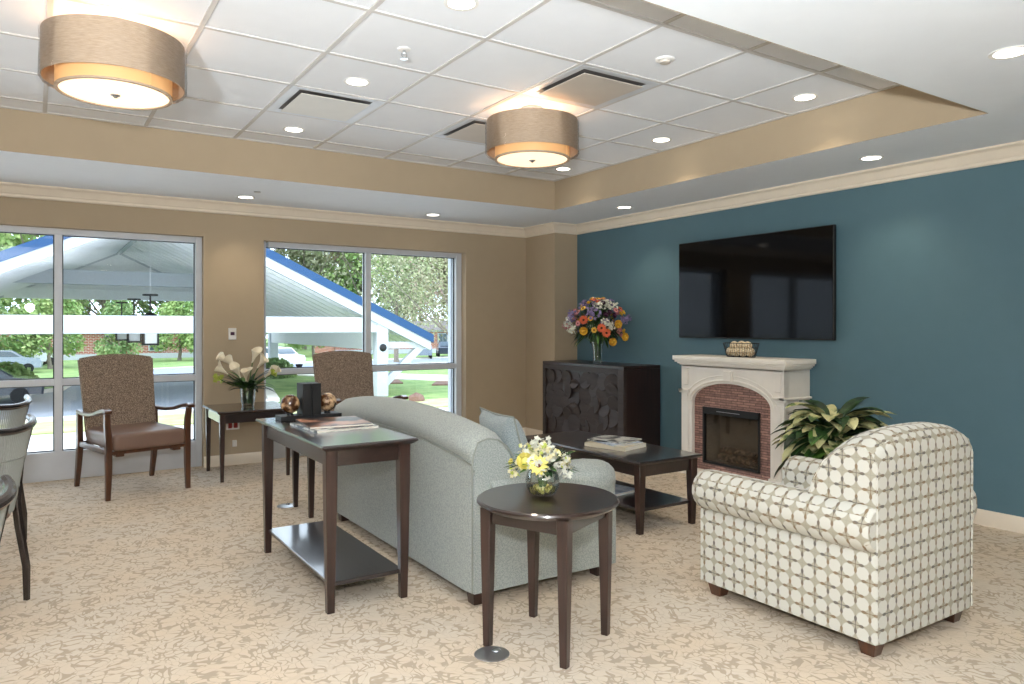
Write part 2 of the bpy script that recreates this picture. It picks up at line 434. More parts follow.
f = MB(); f.bx(XL-.2, XT+.2, YN-.2, YW+.2, -.12, 0, 0)
struct('floor', f, M['carpet'])

f = MB()
f.bx(XL, XT, YN, CY0, ZS, ZS+.5, 0); f.bx(XL, XT, CY1, YW, ZS, ZS+.5, 0)
f.bx(CX1, XT, CY0, CY1, ZS, ZS+.5, 0); f.bx(XL, CX0, CY0, CY1, ZS, ZS+.5, 0)
struct('ceiling', f, M['soffit'])
f = MB(); f.bx(CX0, CX1, CY0, CY1, ZC, ZC+.1, 0); struct('ceiling_tray', f, M['tile'])
# painted faces of the tray
f = MB(); e = .006
f.bx(CX0, CX1, CY1-e, CY1, ZS+.0005, ZC, 0); f.bx(CX1-e, CX1, CY0, CY1, ZS+.0005, ZC, 0)
f.bx(CX0, CX1, CY0, CY0+e, ZS+.0005, ZC, 0); f.bx(CX0, CX0+e, CY0, CY1, ZS+.0005, ZC, 0)
struct('trim_1', f, M['beige'])
f = MB()
x = 1.89-.61*9
while x < CX1-.05:
    if x > CX0: f.bx(x-.012, x+.012, CY0, CY1, ZC-.006, ZC, 0)
    x += .61
for k in range(6):
    y = 2.53+.61*k
    f.bx(CX0, CX1, y-.012, y+.012, ZC-.0065, ZC, 0)
f.bx(CX1-.03, CX1-.006, CY0, CY1, ZC-.007, ZC, 0); f.bx(CX0, CX1, CY1-.03, CY1-.006, ZC-.007, ZC, 0)
struct('trim_2', f, M['tbar'])

# window wall
W1 = (-2.6, 1.305); W2 = (1.846, 4.065); WT = 2.122
f = MB()
f.bx(XL-.2, W1[0], YW, YW+.2, 0, 2.95, 0); f.bx(W1[1], W2[0], YW, YW+.2, 0, 2.95, 0); f.bx(W2[1], XT+.2, YW, YW+.2, 0, 2.95, 0)
f.bx(W1[0], W1[1], YW, YW+.2, WT, 2.95, 0); f.bx(W2[0], W2[1], YW, YW+.2, WT, 2.95, 0)
struct('wall_back', f, M['beige'])
f = MB(); f.bx(XT, XT+.2, YN, YW, 0, 2.95, 0); struct('wall_right', f, M['teal'])
f = MB(); f.bx(4.88, XT, 6.62, YW, 0, ZS, 0); struct('wall_pilaster', f, M['beige'])
f = MB(); f.bx(XL-.2, XL, YN, YW, 0, 2.95, 0); struct('wall_left', f, M['beige'])
f = MB(); f.bx(XL-.2, XT+.2, YN-.2, YN, 0, 2.95, 0); struct('wall_front', f, M['beige'])
f = MB(); f.bx(XL-.2, XT+.2, YN-.2, YW+.2, 2.96, 3.2, 0); struct('roof_slab', f, M['soffit'])

# crown moulding: profile (offset from wall, below ceiling)
CP = [(0, 0), (.085, 0), (.085, .012), (.078, .018), (.06, .026), (.042, .05), (.03, .074), (.022, .08), (.022, .098), (.014, .106), (0, .106)]
def crown(path, inward, name):
    """path corners in plan, mitred; inward = offset direction per corner"""
    f = MB(); rings = []
    for (px, py), (ix, iy) in zip(path, inward):
        rings.append([(px+ix*o, py+iy*o, ZS-d) for o, d in CP])
    f.loft(rings, True); return struct(name, f, M['trim'], sm=25)
crown([(XL, YW), (4.88, YW), (4.88, 6.62), (XT, 6.62), (XT, YN)], [(0, -1), (-1, -1), (-1, -1), (-1, -1), (-1, 0)], 'trim_3')
BP = [(0, 0), (.016, 0), (.016, .075), (.013, .083), (.011, .09), (.006, .1), (0, .1)]
def base_board(path, inward, name):
    f = MB(); f.loft([[(px+ix*o, py+iy*o, d) for o, d in BP] for (px, py), (ix, iy) in zip(path, inward)], True)
    return struct(name, f, M['trim'], sm=25)
base_board([(W1[1], YW), (W2[0], YW)], [(0, -1)]*2, 'baseboard_back')
base_board([(W2[1], YW), (4.88, YW), (4.88, 6.62), (XT, 6.62), (XT, YN)], [(0, -1), (-1, -1), (-1, -1), (-1, -1), (-1, 0)], 'baseboard_right')
base_board([(XL, YN), (XL, YW), (W1[0], YW)], [(1, 0), (1, -1), (0, -1)], 'baseboard_left')

def window(name, x0, x1, mull, railz, botz, n, rec=.08, fr=.055):
    y0, y1 = YW+rec, YW+rec+.1; mw = .029
    f = MB()
    f.bx(x0, x0+.045, y0, y1, 0, WT, .003); f.bx(x1-fr, x1, y0, y1, 0, WT, .003)
    f.bx(x0+fr, x1-fr, y0, y1, WT-.05, WT, .003); f.bx(x0+fr, x1-fr, y0, y1, 0, botz, .003)
    o = struct(name, f, M['alu'])
    xs = [x0+.045-mw]+mull+[x1-fr+mw]
    for mx in mull:
        g = MB(); g.bx(mx-mw, mx+mw, y0, y1, botz, WT-.05, .003); g.build('mullion', M['alu'], o)
    for a, b in zip(xs, xs[1:]):
        a += mw; b -= mw
        g = MB(); g.bx(a, b, y0+.004, y1-.004, railz-.028, railz+.028, .003); g.build('rail', M['alu'], o)
        g = MB()
        for (z0, z1) in ((botz, railz-.028), (railz+.028, WT-.05)):
            for q in ((a, a+.008, z0, z1), (b-.008, b, z0, z1), (a, b, z0, z0+.008), (a, b, z1-.008, z1)):
                g.bx(q[0], q[1], y0+.047, y0+.067, q[2], q[3], 0)
        g.build('gasket', M['gasket'], o)
        for (z0, z1) in ((botz, railz-.028), (railz+.028, WT-.05)):
            g = MB(); g.bx(a+.006, b-.006, y0+.054, y0+.060, z0+.006, z1-.006, 0); g.build('glass', M['pane'], o)
    return o
window('window_1', W1[0], W1[1], [-1.22, .172], .825, .24, 1)
window('window_2', W2[0], W2[1], [2.947], .85, .26, 2, .10, .07)
f = MB()
for a, b in (W1, W2):
    f.bx(a-.08, a+.045, YW+.2, YW+.27, 0, WT+.08, .003); f.bx((b if b < 2 else b-.085), b+.08, YW+.2, YW+.27, 0, WT+.08, .003); f.bx(a+.045, b-.085, YW+.2, YW+.27, WT-.03, WT+.08, .003)
struct('trim_4', f, M['canopy'])

# ---------------------------------------------------------------- ceiling fittings
def downlight(x, y, z, label, group):
    o = thing('recessed_downlight', label, 'ceiling light', (x, y, z), 0, group)
    f = MB(); f.lathe([(.062, 0), (.078, 0), (.078, -.004), (.07, -.006), (.06, -.003), (.06, .004)], 28); f.build('trim_ring', M['white'], o)
    f = MB(); f.lathe([(0, -.0025), (.061, -.0025), (.061, .002)], 28); f.build('lens', M['glow'], o)
    L = bpy.data.lights.new('downlight_lamp', 'SPOT'); L.energy = DL; L.color = (1, .84, .62); L.spot_size = math.radians(112); L.spot_blend = .75; L.shadow_soft_size = .05
    lo = bpy.data.objects.new('downlight_lamp', L); COL.objects.link(lo); lo.parent = o; lo.location = (0, 0, -.02)
    return o
DL = 15
GT = 'round recessed downlights in the tiled ceiling'
rows = {2.855: 'nearest the camera', 4.11: 'in the middle row', 5.36: 'by the window-side edge'}
for yy, rt in rows.items():
    for xx, ct in ((1.59, 'left line of the tiled ceiling'), (4.05, 'right line of the tiled ceiling')):
        downlight(xx, yy, ZC, 'round recessed downlight %s, %s' % (rt, ct), GT)
GS = 'round recessed downlights in the flat lower ceiling'
for xx, yy, lb in ((4.79, 2.86, 'downlight in lower ceiling above the patterned armchair, by the teal wall'),
                   (4.78, 5.35, 'downlight in lower ceiling beside the teal wall near the dark cabinet'),
                   (3.43, 1.44, 'downlight in the lower ceiling at the top right edge of the picture'),
                   (3.45, 6.79, 'downlight in lower ceiling above the window beside the sofa'),
                   (1.58, 6.77, 'downlight in lower ceiling between the two windows')):
    downlight(xx, yy, ZS, lb, GS)

for xx, yy in ((-.9, 6.78), (-3.2, 6.78), (3.4, -1.0), (1.2, -1.0), (-1.2, -1.0), (-3.2, -1.0), (1.2, -2.6), (-1.2, -2.6), (3.4, -2.6)):  # downlights added out of view as fill for the room
    downlight(xx, yy, ZS, 'added fill downlight in the flat lower ceiling, out of view', 'added fill downlights in the unseen lower ceiling')
for yy in rows:  # more fill downlights, added beyond the left edge of the view
    for xx in (-.87, -3.33): downlight(xx, yy, ZC, 'added fill downlight in the tiled ceiling, out of view at left', 'added fill downlights in the unseen tiled ceiling')
def drum(x, y, label):
    o = thing('drum_ceiling_light', label, 'ceiling light', (x, y, ZC), 0, 'fabric drum ceiling lights')
    z = lambda a: a-ZC
    f = MB(); f.lathe([(.3, z(2.44)), (.3, z(2.648)), (.297, z(2.648)), (.297, z(2.44)), (.3, z(2.44))], 64); f.build('outer_shade', M['shade'], o)
    f = MB(); f.lathe([(.245, z(2.40)), (.245, z(2.60)), (.242, z(2.60)), (.242, z(2.40)), (.245, z(2.40))], 64)
    f.bx(-.004, .004, -.2475, -.244, z(2.405), z(2.6), 0, X=Matrix.Rotation(.55, 4, 'Z')); f.build('inner_shade', M['amber'], o)
    f = MB(); f.lathe([(.247, z(2.392)), (.247, z(2.402)), (.232, z(2.402)), (.232, z(2.392)), (.247, z(2.392))], 64); f.build('rim', M['shade'], o)
    f = MB(); f.lathe([(0, z(2.391)), (.12, z(2.392)), (.234, z(2.398)), (.234, z(2.402)), (0, z(2.402))], 48); f.build('diffuser', M['diff'], o)
    f = MB(); f.lathe([(0, z(2.375)), (.006, z(2.377)), (.012, z(2.384)), (.022, z(2.388)), (.022, z(2.392)), (0, z(2.392))], 16); f.build('finial', M['steel'], o)
    f = MB(); f.lathe([(0, 0), (.07, 0), (.07, -.02), (.012, -.025), (.012, z(2.402)), (0, z(2.402))], 20)
    for a in range(3): f.tube([(0, 0, z(2.62)), (.298*math.cos(a*2.1), .298*math.sin(a*2.1), z(2.62))], .003, 6)
    f.build('stem', M['steel'], o)
    # crinkled protective plastic still on the shade
    f = MB(); rings = []
    for zz in (2.43, 2.5, 2.57, 2.652):
        rings.append([(math.cos(t)*rr, math.sin(t)*rr, z(zz)) for t, rr in ((2*PI*k/72, .306+random.uniform(-.003, .006)) for k in range(72))])
    f.loft(rings, caps=False); f.build('plastic_wrap', M['wrap'], o, sm=80)
    for zz, en in ((-.09, DR), (-.2, DR*.3)):
        L = bpy.data.lights.new('drum_lamp', 'POINT'); L.energy = en; L.color = (1, .78, .52); L.shadow_soft_size = .08
        lo = bpy.data.objects.new('drum_lamp', L); COL.objects.link(lo); lo.parent = o; lo.location = (0, 0, zz)
    return o
DR = 3.6
drum(.322, 3.93, 'larger looking taupe fabric drum ceiling light at upper left')
drum(2.75, 3.98, 'taupe fabric drum ceiling light over the console table and sofa')

drum(-2.05, 3.95, 'added taupe drum light, unseen fill at the far left of the tiled ceiling')  # third drum is added out of view to light the room
def diffuser(x0, y0, label, pm):
    o = thing('air_diffuser', label, 'air vent', (x0+.305, y0+.305, ZC), 0, 'square air diffusers in the tiled ceiling')
    f = MB(); a, b = .295, .235
    for k in range(4):
        X = Matrix.Rotation(k*PI/2, 4, 'Z')
        f.prism([(-a, 0), (a, 0), (a, -.006), (b+.02, -.006), (b, .0), (-b, .0), (-b-.02, -.006), (-a, -.006)], 'x', 0, 0.001) if False else None
        f.loft([[(-a, -a, -.008), (-a+.02, -a+.02, -.008), (-b, -b, -.0015), (-a, -a, -.0015)],
                [(a, -a, -.008), (a-.02, -a+.02, -.008), (b, -b, -.0015), (a, -a, -.0015)]], True, X=X)
    f.build('frame', M['alu'], o)
    f = MB(); f.bx(-b, b, -b, b, -.0012, -.0004, 0); f.build('throat', M['throat'], o)
    f = MB(); f.bx(-.222, .222, -.222, .222, -.020, -.015, .002); f.build('plaque', pm, o)
    for sx in (-1, 1):
        for sy in (-1, 1):
            f = MB(); f.bx(sx*.19-.012, sx*.19+.012, sy*.19-.012, sy*.19+.012, -.015, -.001, 0); f.build('hanger', M['chrome'], o)
    return o
diffuser(1.28, 4.36, 'square air diffuser nearest the left drum light', M['plaquew'])
diffuser(2.50, 3.14, 'square air diffuser just in front of the smaller drum light', M['plaque'])
diffuser(2.50, 4.36, 'square air diffuser partly hidden behind the smaller drum light', M['plaque'])

def sprinkler(x, y, z, label):
    o = thing('fire_sprinkler', label, 'sprinkler', (x, y, z), 0)
    f = MB(); f.lathe([(0, 0), (.035, 0), (.032, -.006), (.012, -.008), (0, -.008)], 20); f.build('escutcheon', M['white'], o)
    f = MB(); f.lathe([(0, -.007), (.008, -.008), (.008, -.022), (0, -.022)], 10); f.tube([(-.01, 0, -.02), (-.016, 0, -.034), (0, 0, -.05)], .0025, 6); f.tube([(.01, 0, -.02), (.016, 0, -.034), (0, 0, -.05)], .0025, 6)
    f.lathe([(0, -.05), (.02, -.05), (.02, -.053), (0, -.053)], 14); f.build('head', M['chrome'], o)
sprinkler(1.606, 3.49, ZC, 'small chrome fire sprinkler in the tile between two downlights')
sprinkler(.36, 3.42, ZC, 'small fire sprinkler at the top edge above the larger drum light')
o = thing('smoke_detector', 'small round chrome and white detector in the tiled ceiling', 'detector', (2.842, 2.857, ZC))
f = MB(); f.lathe([(0, 0), (.052, 0), (.05, -.008), (.04, -.012), (0, -.012)], 28); f.build('plate', M['white'], o)
f = MB(); f.lathe([(0, -.012), (.032, -.012), (.028, -.022), (0, -.026)], 24); f.build('dome', M['plaque'], o)
f = MB(); f.lathe([(0, 0), (.03, 0), (.028, -.006), (0, -.008)], 18, (1.6, 6.45, ZS)); tag(f.build('sprinkler_cover', M['steel'], origin=(1.6, 6.45, ZS)), 'tiny round sprinkler cover in lower ceiling between the windows', 'sprinkler')
# ================================================================ FURNITURE
def taper_leg(f, x, y, z0, z1, a, b, X=None):
    """square leg, side b at the floor and a at the top"""
    f.sweep([(x, y, z0), (x, y, z0+(z1-z0)*.75), (x, y, z1)], [b, a*.95, a], [b, a*.95, a], (1, 0, 0), .15, X)

def rect_table(name, label, cat, x0, x1, y0, y1, h, shelf=None, leg=(.056, .03), inset=.045, topt=.028, apron=.075, rz=0):
    o = thing(name, label, cat, ((x0+x1)/2, (y0+y1)/2, 0), rz)
    a, b = (x1-x0)/2, (y1-y0)/2
    # top with under-bevelled edge
    f = MB()
    def ring(e, z): return [(-a+e, -b+e, z), (a-e, -b+e, z), (a-e, b-e, z), (-a+e, b-e, z)]
    f.loft([ring(.022, h-topt), (ring(.0, h-topt*.42)), ring(.0, h-topt*.3), ring(.004, h)], True); f.build('tabletop', M['wood'], o, sm=20)
    lx, ly = a-inset, b-inset
    for sx in (-1, 1):
        for sy in (-1, 1):
            f = MB(); taper_leg(f, sx*lx, sy*ly, 0, h-topt, *leg); f.build('leg', M['woodz'], o)
    f = MB()
    for sy in (-1, 1): f.bx(-lx+leg[0]/2, lx-leg[0]/2, sy*(ly)-.011, sy*ly+.011, h-topt-apron, h-topt, .002)
    for sx in (-1, 1): f.bx(sx*lx-.011, sx*lx+.011, -ly+leg[0]/2, ly-leg[0]/2, h-topt-apron, h-topt, .002)
    f.build('apron', M['wood'], o)
    if shelf:
        f = MB(); f.bx(-lx, lx, -ly, ly, shelf-.02, shelf, .003); f.build('shelf', M['shelf'], o)
    return o
rect_table('console_table', 'dark wooden console table with lower shelf standing behind the grey sofa', 'table', 1.07, 1.54, 3.185, 4.355, .765, .135, (.056, .034), .055)
rect_table('side_table', 'dark wooden side table with white lilies standing against the wall between the windows', 'table', 1.265, 1.90, 6.385, 7.05, .59, None, (.042, .026), .045)
rect_table('coffee_table', 'low dark wooden coffee table with a shelf in front of the sofa', 'table', 3.12, 3.68, 3.355, 4.66, .46, .155, (.056, .036), .05)

def round_table(label, x, y, rz):
    o = thing('round_end_table', label, 'table', (x, y, 0), rz, 'round dark end tables at the ends of the sofa')
    f = MB(); f.lathe([(0, .562), (.27, .562), (.287, .572), (.295, .58), (.293, .587), (.285, .592), (0, .592)], 72); f.build('tabletop', M['wood'], o, sm=25)
    s = .178
    for sx in (-1, 1):
        for sy in (-1, 1):
            f = MB(); taper_leg(f, sx*s, sy*s, 0, .562, .048, .03); f.build('leg', M['woodz'], o)
    f = MB()
    for sg in (-1, 1):
        f.bx(-s+.024, s-.024, sg*s-.01, sg*s+.01, .50, .562, .002); f.bx(sg*s-.01, sg*s+.01, -s+.024, s-.024, .50, .562, .002)
    f.build('apron', M['wood'], o); return o
rt = round_table('round dark wooden end table with flower bowl in front of the sofa arm', 1.785, 2.47, math.radians(24))
dup(rt, (1.755, 5.10, 0), 0, 'round dark end table beyond the sofa, only its legs seen under the console')

# ---- sofa (back towards -X, seat faces +X); local origin at the centre of its footprint
def rbox_ring(x0, x1, z0, z1, r, y, n=5, top=True):
    pts = []
    def arc(cx, cz, a0, rr):
        for k in range(n+1):
            a = a0+(PI/2)*k/n; pts.append((cx+rr*math.cos(a), y, cz+rr*math.sin(a)))
    arc(x1-r, z1-r, 0, r); arc(x0+r, z1-r, PI/2, r); arc(x0+.01, z0+.01, PI, .01); arc(x1-.01, z0+.01, 1.5*PI, .01)
    return pts
def sofa():
    SX0, SX1, SY0, SY1 = 1.685, 2.58, 2.925, 4.80
    cx, cy = (SX0+SX1)/2, (SY0+SY1)/2
    o = thing('sofa', 'sage grey upholstered sofa with curved back and rolled arms, its back to the console table', 'sofa', (cx, cy, 0))
    a, b = (SX1-SX0)/2, (SY1-SY0)/2
    f = MB(); f.bx(-a+.03, a-.045, -b+.015, b-.015, .066, .30, .012, 2); f.build('base', M['sofa'], o)
    # back: arched along Y, rolled top
    f = MB(); rings = []; n = 28
    for i in range(n+1):
        t = i/n; y = -b+.0+(2*b)*t
        u = 2*t-1; zt = .808+.066*(1-abs(u)**2.2)
        e = min(t, 1-t)*2*b; sh = max(0, .035-e)/.035; dz = .03*sh**2
        x0 = -a+.012*sh; x1 = -a+.24-.012*sh
        top = zt-dz; r = .095
        ring = []
        # rear face, rolled crown leaning back, front face
        prof = [(x1-.02, .064), (x1+.01, .45), (x1+.005, top-.17), (x1-.02, top-.09), (x1-.07, top-.03), (x1-.125, top), (x1-.17, top-.006), (x0-.0, top-.045), (x0-.018, top-.085), (x0-.012, top-.125), (x0+.004, top-.145), (x0, top-.2), (x0, .3), (x0, .064)]
        rings.append([(px, y, pz) for px, pz in prof])
    f.loft(rings, True); f.build('back', M['sofa'], o, sm=40)
    # seam piping under the rolled crown
    f = MB(); f.tube([(-a-.003, -b+2*b*i/n, .808+.066*(1-abs(2*i/n-1)**2.2)-.147) for i in range(n+1)], .004, 6)
    f.tube([(-a+.002, -b+.0, .07), (-a+.002, -b, .64)], .004, 6)
    ztp = .808
    f.tube([(-a+px, -b-.003, pz) for px, pz in ((.0, .63), (.005, .70), (.03, .762), (.08, .776), (.14, .766), (.19, .73), (.225, .68), (.245, .60))], .004, 6)
    f.build('seam_piping', M['pipe'], o)
    for sg in (-1, 1):
        f = MB(); rings = []; xs = [-a+.1, -a+.2, -a+.35, 0, .2, a-.16, a-.07, a-.02, a+.005, a+.015]
        for x in xs:
            q = max(0, (x-(a-.16)))/.175; s = math.sqrt(max(0, 1-q*q)) if q > 0 else 1; s = max(s, .3)
            sag = .0
            zc = .50; ring = []
            # section in (w outward, z): roll above a straight panel
            prof = [(-.20, .25), (-.20, .44), (-.195, .52), (-.165, .575), (-.115, .603), (-.06, .605), (-.015, .588), (.018, .55), (.026, .50), (.016, .455), (-.002, .42), (0, .36), (0, .062), (-.05, .062)]
            ring = []
            for w, z in prof:
                ww = (-.088+(w+.088)*s if z > .4 else w)+.005
                zz = z if z < .4 else .42+(z-.42)*(.55+.45*s)
                ring.append((x if z > .40 else min(x, a-.03), sg*(b+ww), zz))
            rings.append(ring)
        f.loft(rings, True); f.build('arm', M['sofa'], o, sm=50)
    for k in range(3):
        y0 = -b+.2+k*(2*b-.4)/3; y1 = y0+(2*b-.4)/3
        f = MB(); f.bx(-a+.24, a+.0, y0+.004, y1-.004, .30, .45, .035, 4); f.build('seat_cushion', M['sofa'], o)
    for sx in (-1, 1):
        for sy in (-1, 1):
            f = MB(); X = Matrix.Translation((sx*(a-.06) if sx < 0 else a-.1, sy*(b-.06), 0))
            f.sweep([(0, 0, 0), (0, 0, .066)], [.06, .075], [.06, .075], (1, 0, 0), .1, X); f.build('foot', M['woodz'], o)
    return o
sofa()

def pillow(x, y, z, tiltx, rz, w, h, t, label):
    f = MB(); n = 12; rings = []
    for sgn in (1, -1):
        pass
    bm = bmesh.new(); G = {}
    for side in (1, -1):
        for i in range(n+1):
            for j in range(n+1):
                u = 2*i/n-1; v = 2*j/n-1
                k = (1-u**2)*(1-v**2); edge = (1-abs(u)**6)*(1-abs(v)**6)
                th = t/2*max(k, 0)**.38
                pin = 1-.07*(1-abs(u*v))*(max(abs(u), abs(v))**3)
                G[side, i, j] = bm.verts.new((u*w/2*pin, side*th, v*h/2*pin))
        for i in range(n):
            for j in range(n):
                q = [G[side, i, j], G[side, i+1, j], G[side, i+1, j+1], G[side, i, j+1]]
                bm.faces.new(q if side < 0 else q[::-1])
    bmesh.ops.remove_doubles(bm, verts=bm.verts, dist=.0005)
    f._m(bm); o = f.build('throw_pillow', M['pillow'], sm=80)
    o.location = (x, y, z); o.rotation_euler = (tiltx, 0, rz); tag(o, label, 'pillow')
    g = MB(); pts = []
    for (u0, v0), (u1, v1) in (((-1, -1), (1, -1)), ((1, -1), (1, 1)), ((1, 1), (-1, 1)), ((-1, 1), (-1, -1))):
        for k in range(8):
            u = u0+(u1-u0)*k/8; v = v0+(v1-v0)*k/8; pin = 1-.07*(1-abs(u*v))
            pts.append((u*w/2*pin, 0, v*h/2*pin))
    pts.append(pts[0]); g.tube(pts, .005, 6); g.build('piping', M['pipe'], o)
    return o
pillow(2.12, 3.31, .645, math.radians(-17), math.radians(80), .48, .41, .17, 'blue grey square pillow standing in the near corner of the sofa')

# ---- star-patterned armchair, back towards -Y
def armchair():
    X0, X1, Y0, Y1 = 2.725, 3.46, 1.60, 2.50
    cx, cy = (X0+X1)/2, (Y0+Y1)/2
    o = thing('upholstered_armchair', 'cream armchair with brown star lattice pattern seen from behind, near the teal wall', 'armchair', (cx, cy, 0))
    a, b = (X1-X0)/2, (Y1-Y0)/2
    f = MB(); f.bx(-a+.012, a-.012, -b+.02, b-.045, .07, .30, .01, 2); f.build('base', M['star'], o)
    # back, arched along X
    f = MB(); rings = []; n = 20
    for i in range(n+1):
        t = i/n; x = -a+2*a*t; u = 2*t-1
        zt = .828+.056*(1-abs(u)**3.0); e = min(t, 1-t)*2*a; sh = max(0, .012-e)/.012; zt -= .006*sh**2
        d = .008*sh
        prof = [(-b+d, .066), (-b+d, zt-.10), (-b+.002, zt-.055), (-b+.02, zt-.02), (-b+.055, zt), (-b+.11, zt+.002), (-b+.17, zt-.02), (-b+.23, zt-.07), (-b+.275, zt-.14), (-b+.30, zt-.22), (-b+.30, .45), (-b+.26, .066)]
        rings.append([(x, py, pz) for py, pz in prof])
    f.loft(rings, True); f.build('backrest', M['star'], o, sm=38)
    f = MB()
    f.tube([(-a+2*a*i/n, -b+.006, .828+.056*(1-abs(2*i/n-1)**3.0)-.062) for i in range(n+1)], .0045, 6)
    for sg in (-1, 1): f.tube([(sg*a, -b+.004, .07), (sg*a, -b+.002, .745), (sg*a, -b+.02, .80), (sg*a, -b+.055, .818), (sg*a, -b+.11, .82), (sg*a, -b+.17, .797), (sg*a, -b+.23, .747), (sg*a, -b+.277, .675), (sg*a, -b+.302, .595)], .0045, 6)
    f.build('welting', M['star'], o)
    for sg in (-1, 1):
        f = MB(); rings = []
        for y, s in ((-b+.006, .85), (-b+.02, .97), (-b+.05, 1), (0, 1), (b-.04, 1), (b-.012, .97), (b+.002, .86)):
            ring = []
            # roll: circle centre outside the panel
            wc, zc, r = .0-.03, .508, .096*s
            pr = [(-.17, .28), (-.165, .42)]
            for k in range(13):
                an = math.radians(200-k*23.2); pr.append((wc+r*math.cos(an)*(1.0), zc+r*math.sin(an)))
            pr += [(0, .403), (0, .30), (0, .066), (-.04, .066)]
            ring = [(sg*(a+w+.005), min(y, b-.006) if z < .41 else y, z) for w, z in pr]
            rings.append(ring)
        f.loft(rings, True); f.build('arm', M['star'], o, sm=50)
    f = MB(); f.bx(-a+.16, a-.16, -b+.28, b+.0, .30, .455, .04, 4); f.build('seat_cushion', M['star'], o)
    for sx in (-1, 1):
        for sy in (-1, 1):
            f = MB(); X = Matrix.Translation((sx*(a-.06), sy*(b-.065), 0))
            f.sweep([(0, 0, 0), (0, 0, .07)], [.055, .085], [.055, .085], (1, 0, 0), .1, X); f.build('foot', M['walnut'], o)
armchair()

# ---- wooden armchairs by the windows (local: faces -Y)
def wood_armchair(label, x, y, rz):
    o = thing('wooden_armchair', label, 'armchair', (x, y, 0), rz, 'wooden armchairs with tweed backs by the windows')
    w, d = .292, .33
    for s in (-1, 1):
        f = MB(); f.sweep([(s*(w+.005), -d, 0), (s*w, -d+.0, .2), (s*w, -d+.003, .42), (s*(w+.006), -d+.01, .55), (s*(w+.012), -d-.005, .645)], [.034, .042, .046, .042, .038], [.034, .044, .05, .046, .04], (1, 0, 0), .3); f.build('leg', M['walnut'], o)
        f = MB(); f.sweep([(s*w, d+.06, 0), (s*w, d+.015, .18), (s*w, d-.015, .34), (s*w, d-.01, .45), (s*w, d-.005, .60)], [.034, .038, .042, .04, .038], [.036, .05, .06, .055, .05], (1, 0, 0), .3); f.build('leg', M['walnut'], o)
        f = MB(); f.sweep([(s*w, d+.02, .612), (s*w, d-.09, .602), (s*(w+.004), .06, .606), (s*(w+.01), -.1, .625), (s*(w+.014), -.22, .652), (s*(w+.016), -d-.005, .668), (s*(w+.016), -d-.05, .66)], [.036, .042, .048, .052, .056, .058, .05], [.026, .026, .027, .029, .03, .032, .024], (1, 0, 0), .4); f.build('armrest', M['walnut'], o)
        f = MB(); f.bx(s*w-.013, s*w+.013, -d+.02, d-.03, .335, .375, .003); f.build('side_rail', M['walnut'], o)
    f = MB(); f.bx(-w+.02, w-.02, -d-.005, -d+.02, .335, .36, .003); f.build('seat_rail', M['walnut'], o)
    f = MB(); f.bx(-w+.02, w-.02, d-.03, d-.01, .335, .375, .003); f.build('seat_rail', M['walnut'], o)
    for s in (-1, 1): f = MB(); f.bx(s*.21-.03, s*.21+.03, -d-.0, -d+.06, .315, .337, .003); f.build('corner_block', M['walnut'], o)
    f = MB(); f.bx(-w+.024, w-.024, -d-.035, d-.06, .36, .49, .032, 4); f.build('seat', M['vinyl'], o)
    # back: crowned top, slightly waisted, leaning
    f = MB(); rings = []
    for z, hw in ((.40, .268), (.48, .27), (.60, .273), (.75, .278), (.90, .283), (.98, .286), (1.015, .288), (1.035, .285)):
        yb = d-.10+(z-.4)*.22; rings.append((z, hw, yb))
    R = []
    for z, hw, yb in rings:
        ring = []; m = 14
        k = (z-.4)/.635
        for i in range(m+1):
            u = -1+2*i/m; zz = z+(.03*(1-u*u))*max(0, (z-.9)/.135); ring.append((u*hw, yb-.035+.012*(u*u), zz))
        for i in range(m+1):
            u = 1-2*i/m; zz = z+(.03*(1-u*u))*max(0, (z-.9)/.135); ring.append((u*hw, yb+.035, zz))
        R.append(ring)
    f.loft(R, True); bmesh.ops.bevel(f.bm, geom=[e for e in f.bm.edges if e.is_manifold and e.calc_face_angle(0) > .9], offset=.012, segments=3, affect='EDGES')
    f.build('backrest', M['tweed'], o, sm=50)
    return o
wa = wood_armchair('wooden armchair with brown tweed back by the left window, seen in full', .668, 6.61, math.radians(14))
dup(wa, (2.46, 6.36, 0), math.radians(0), 'tweed backed armchair standing behind the sofa by the right window')

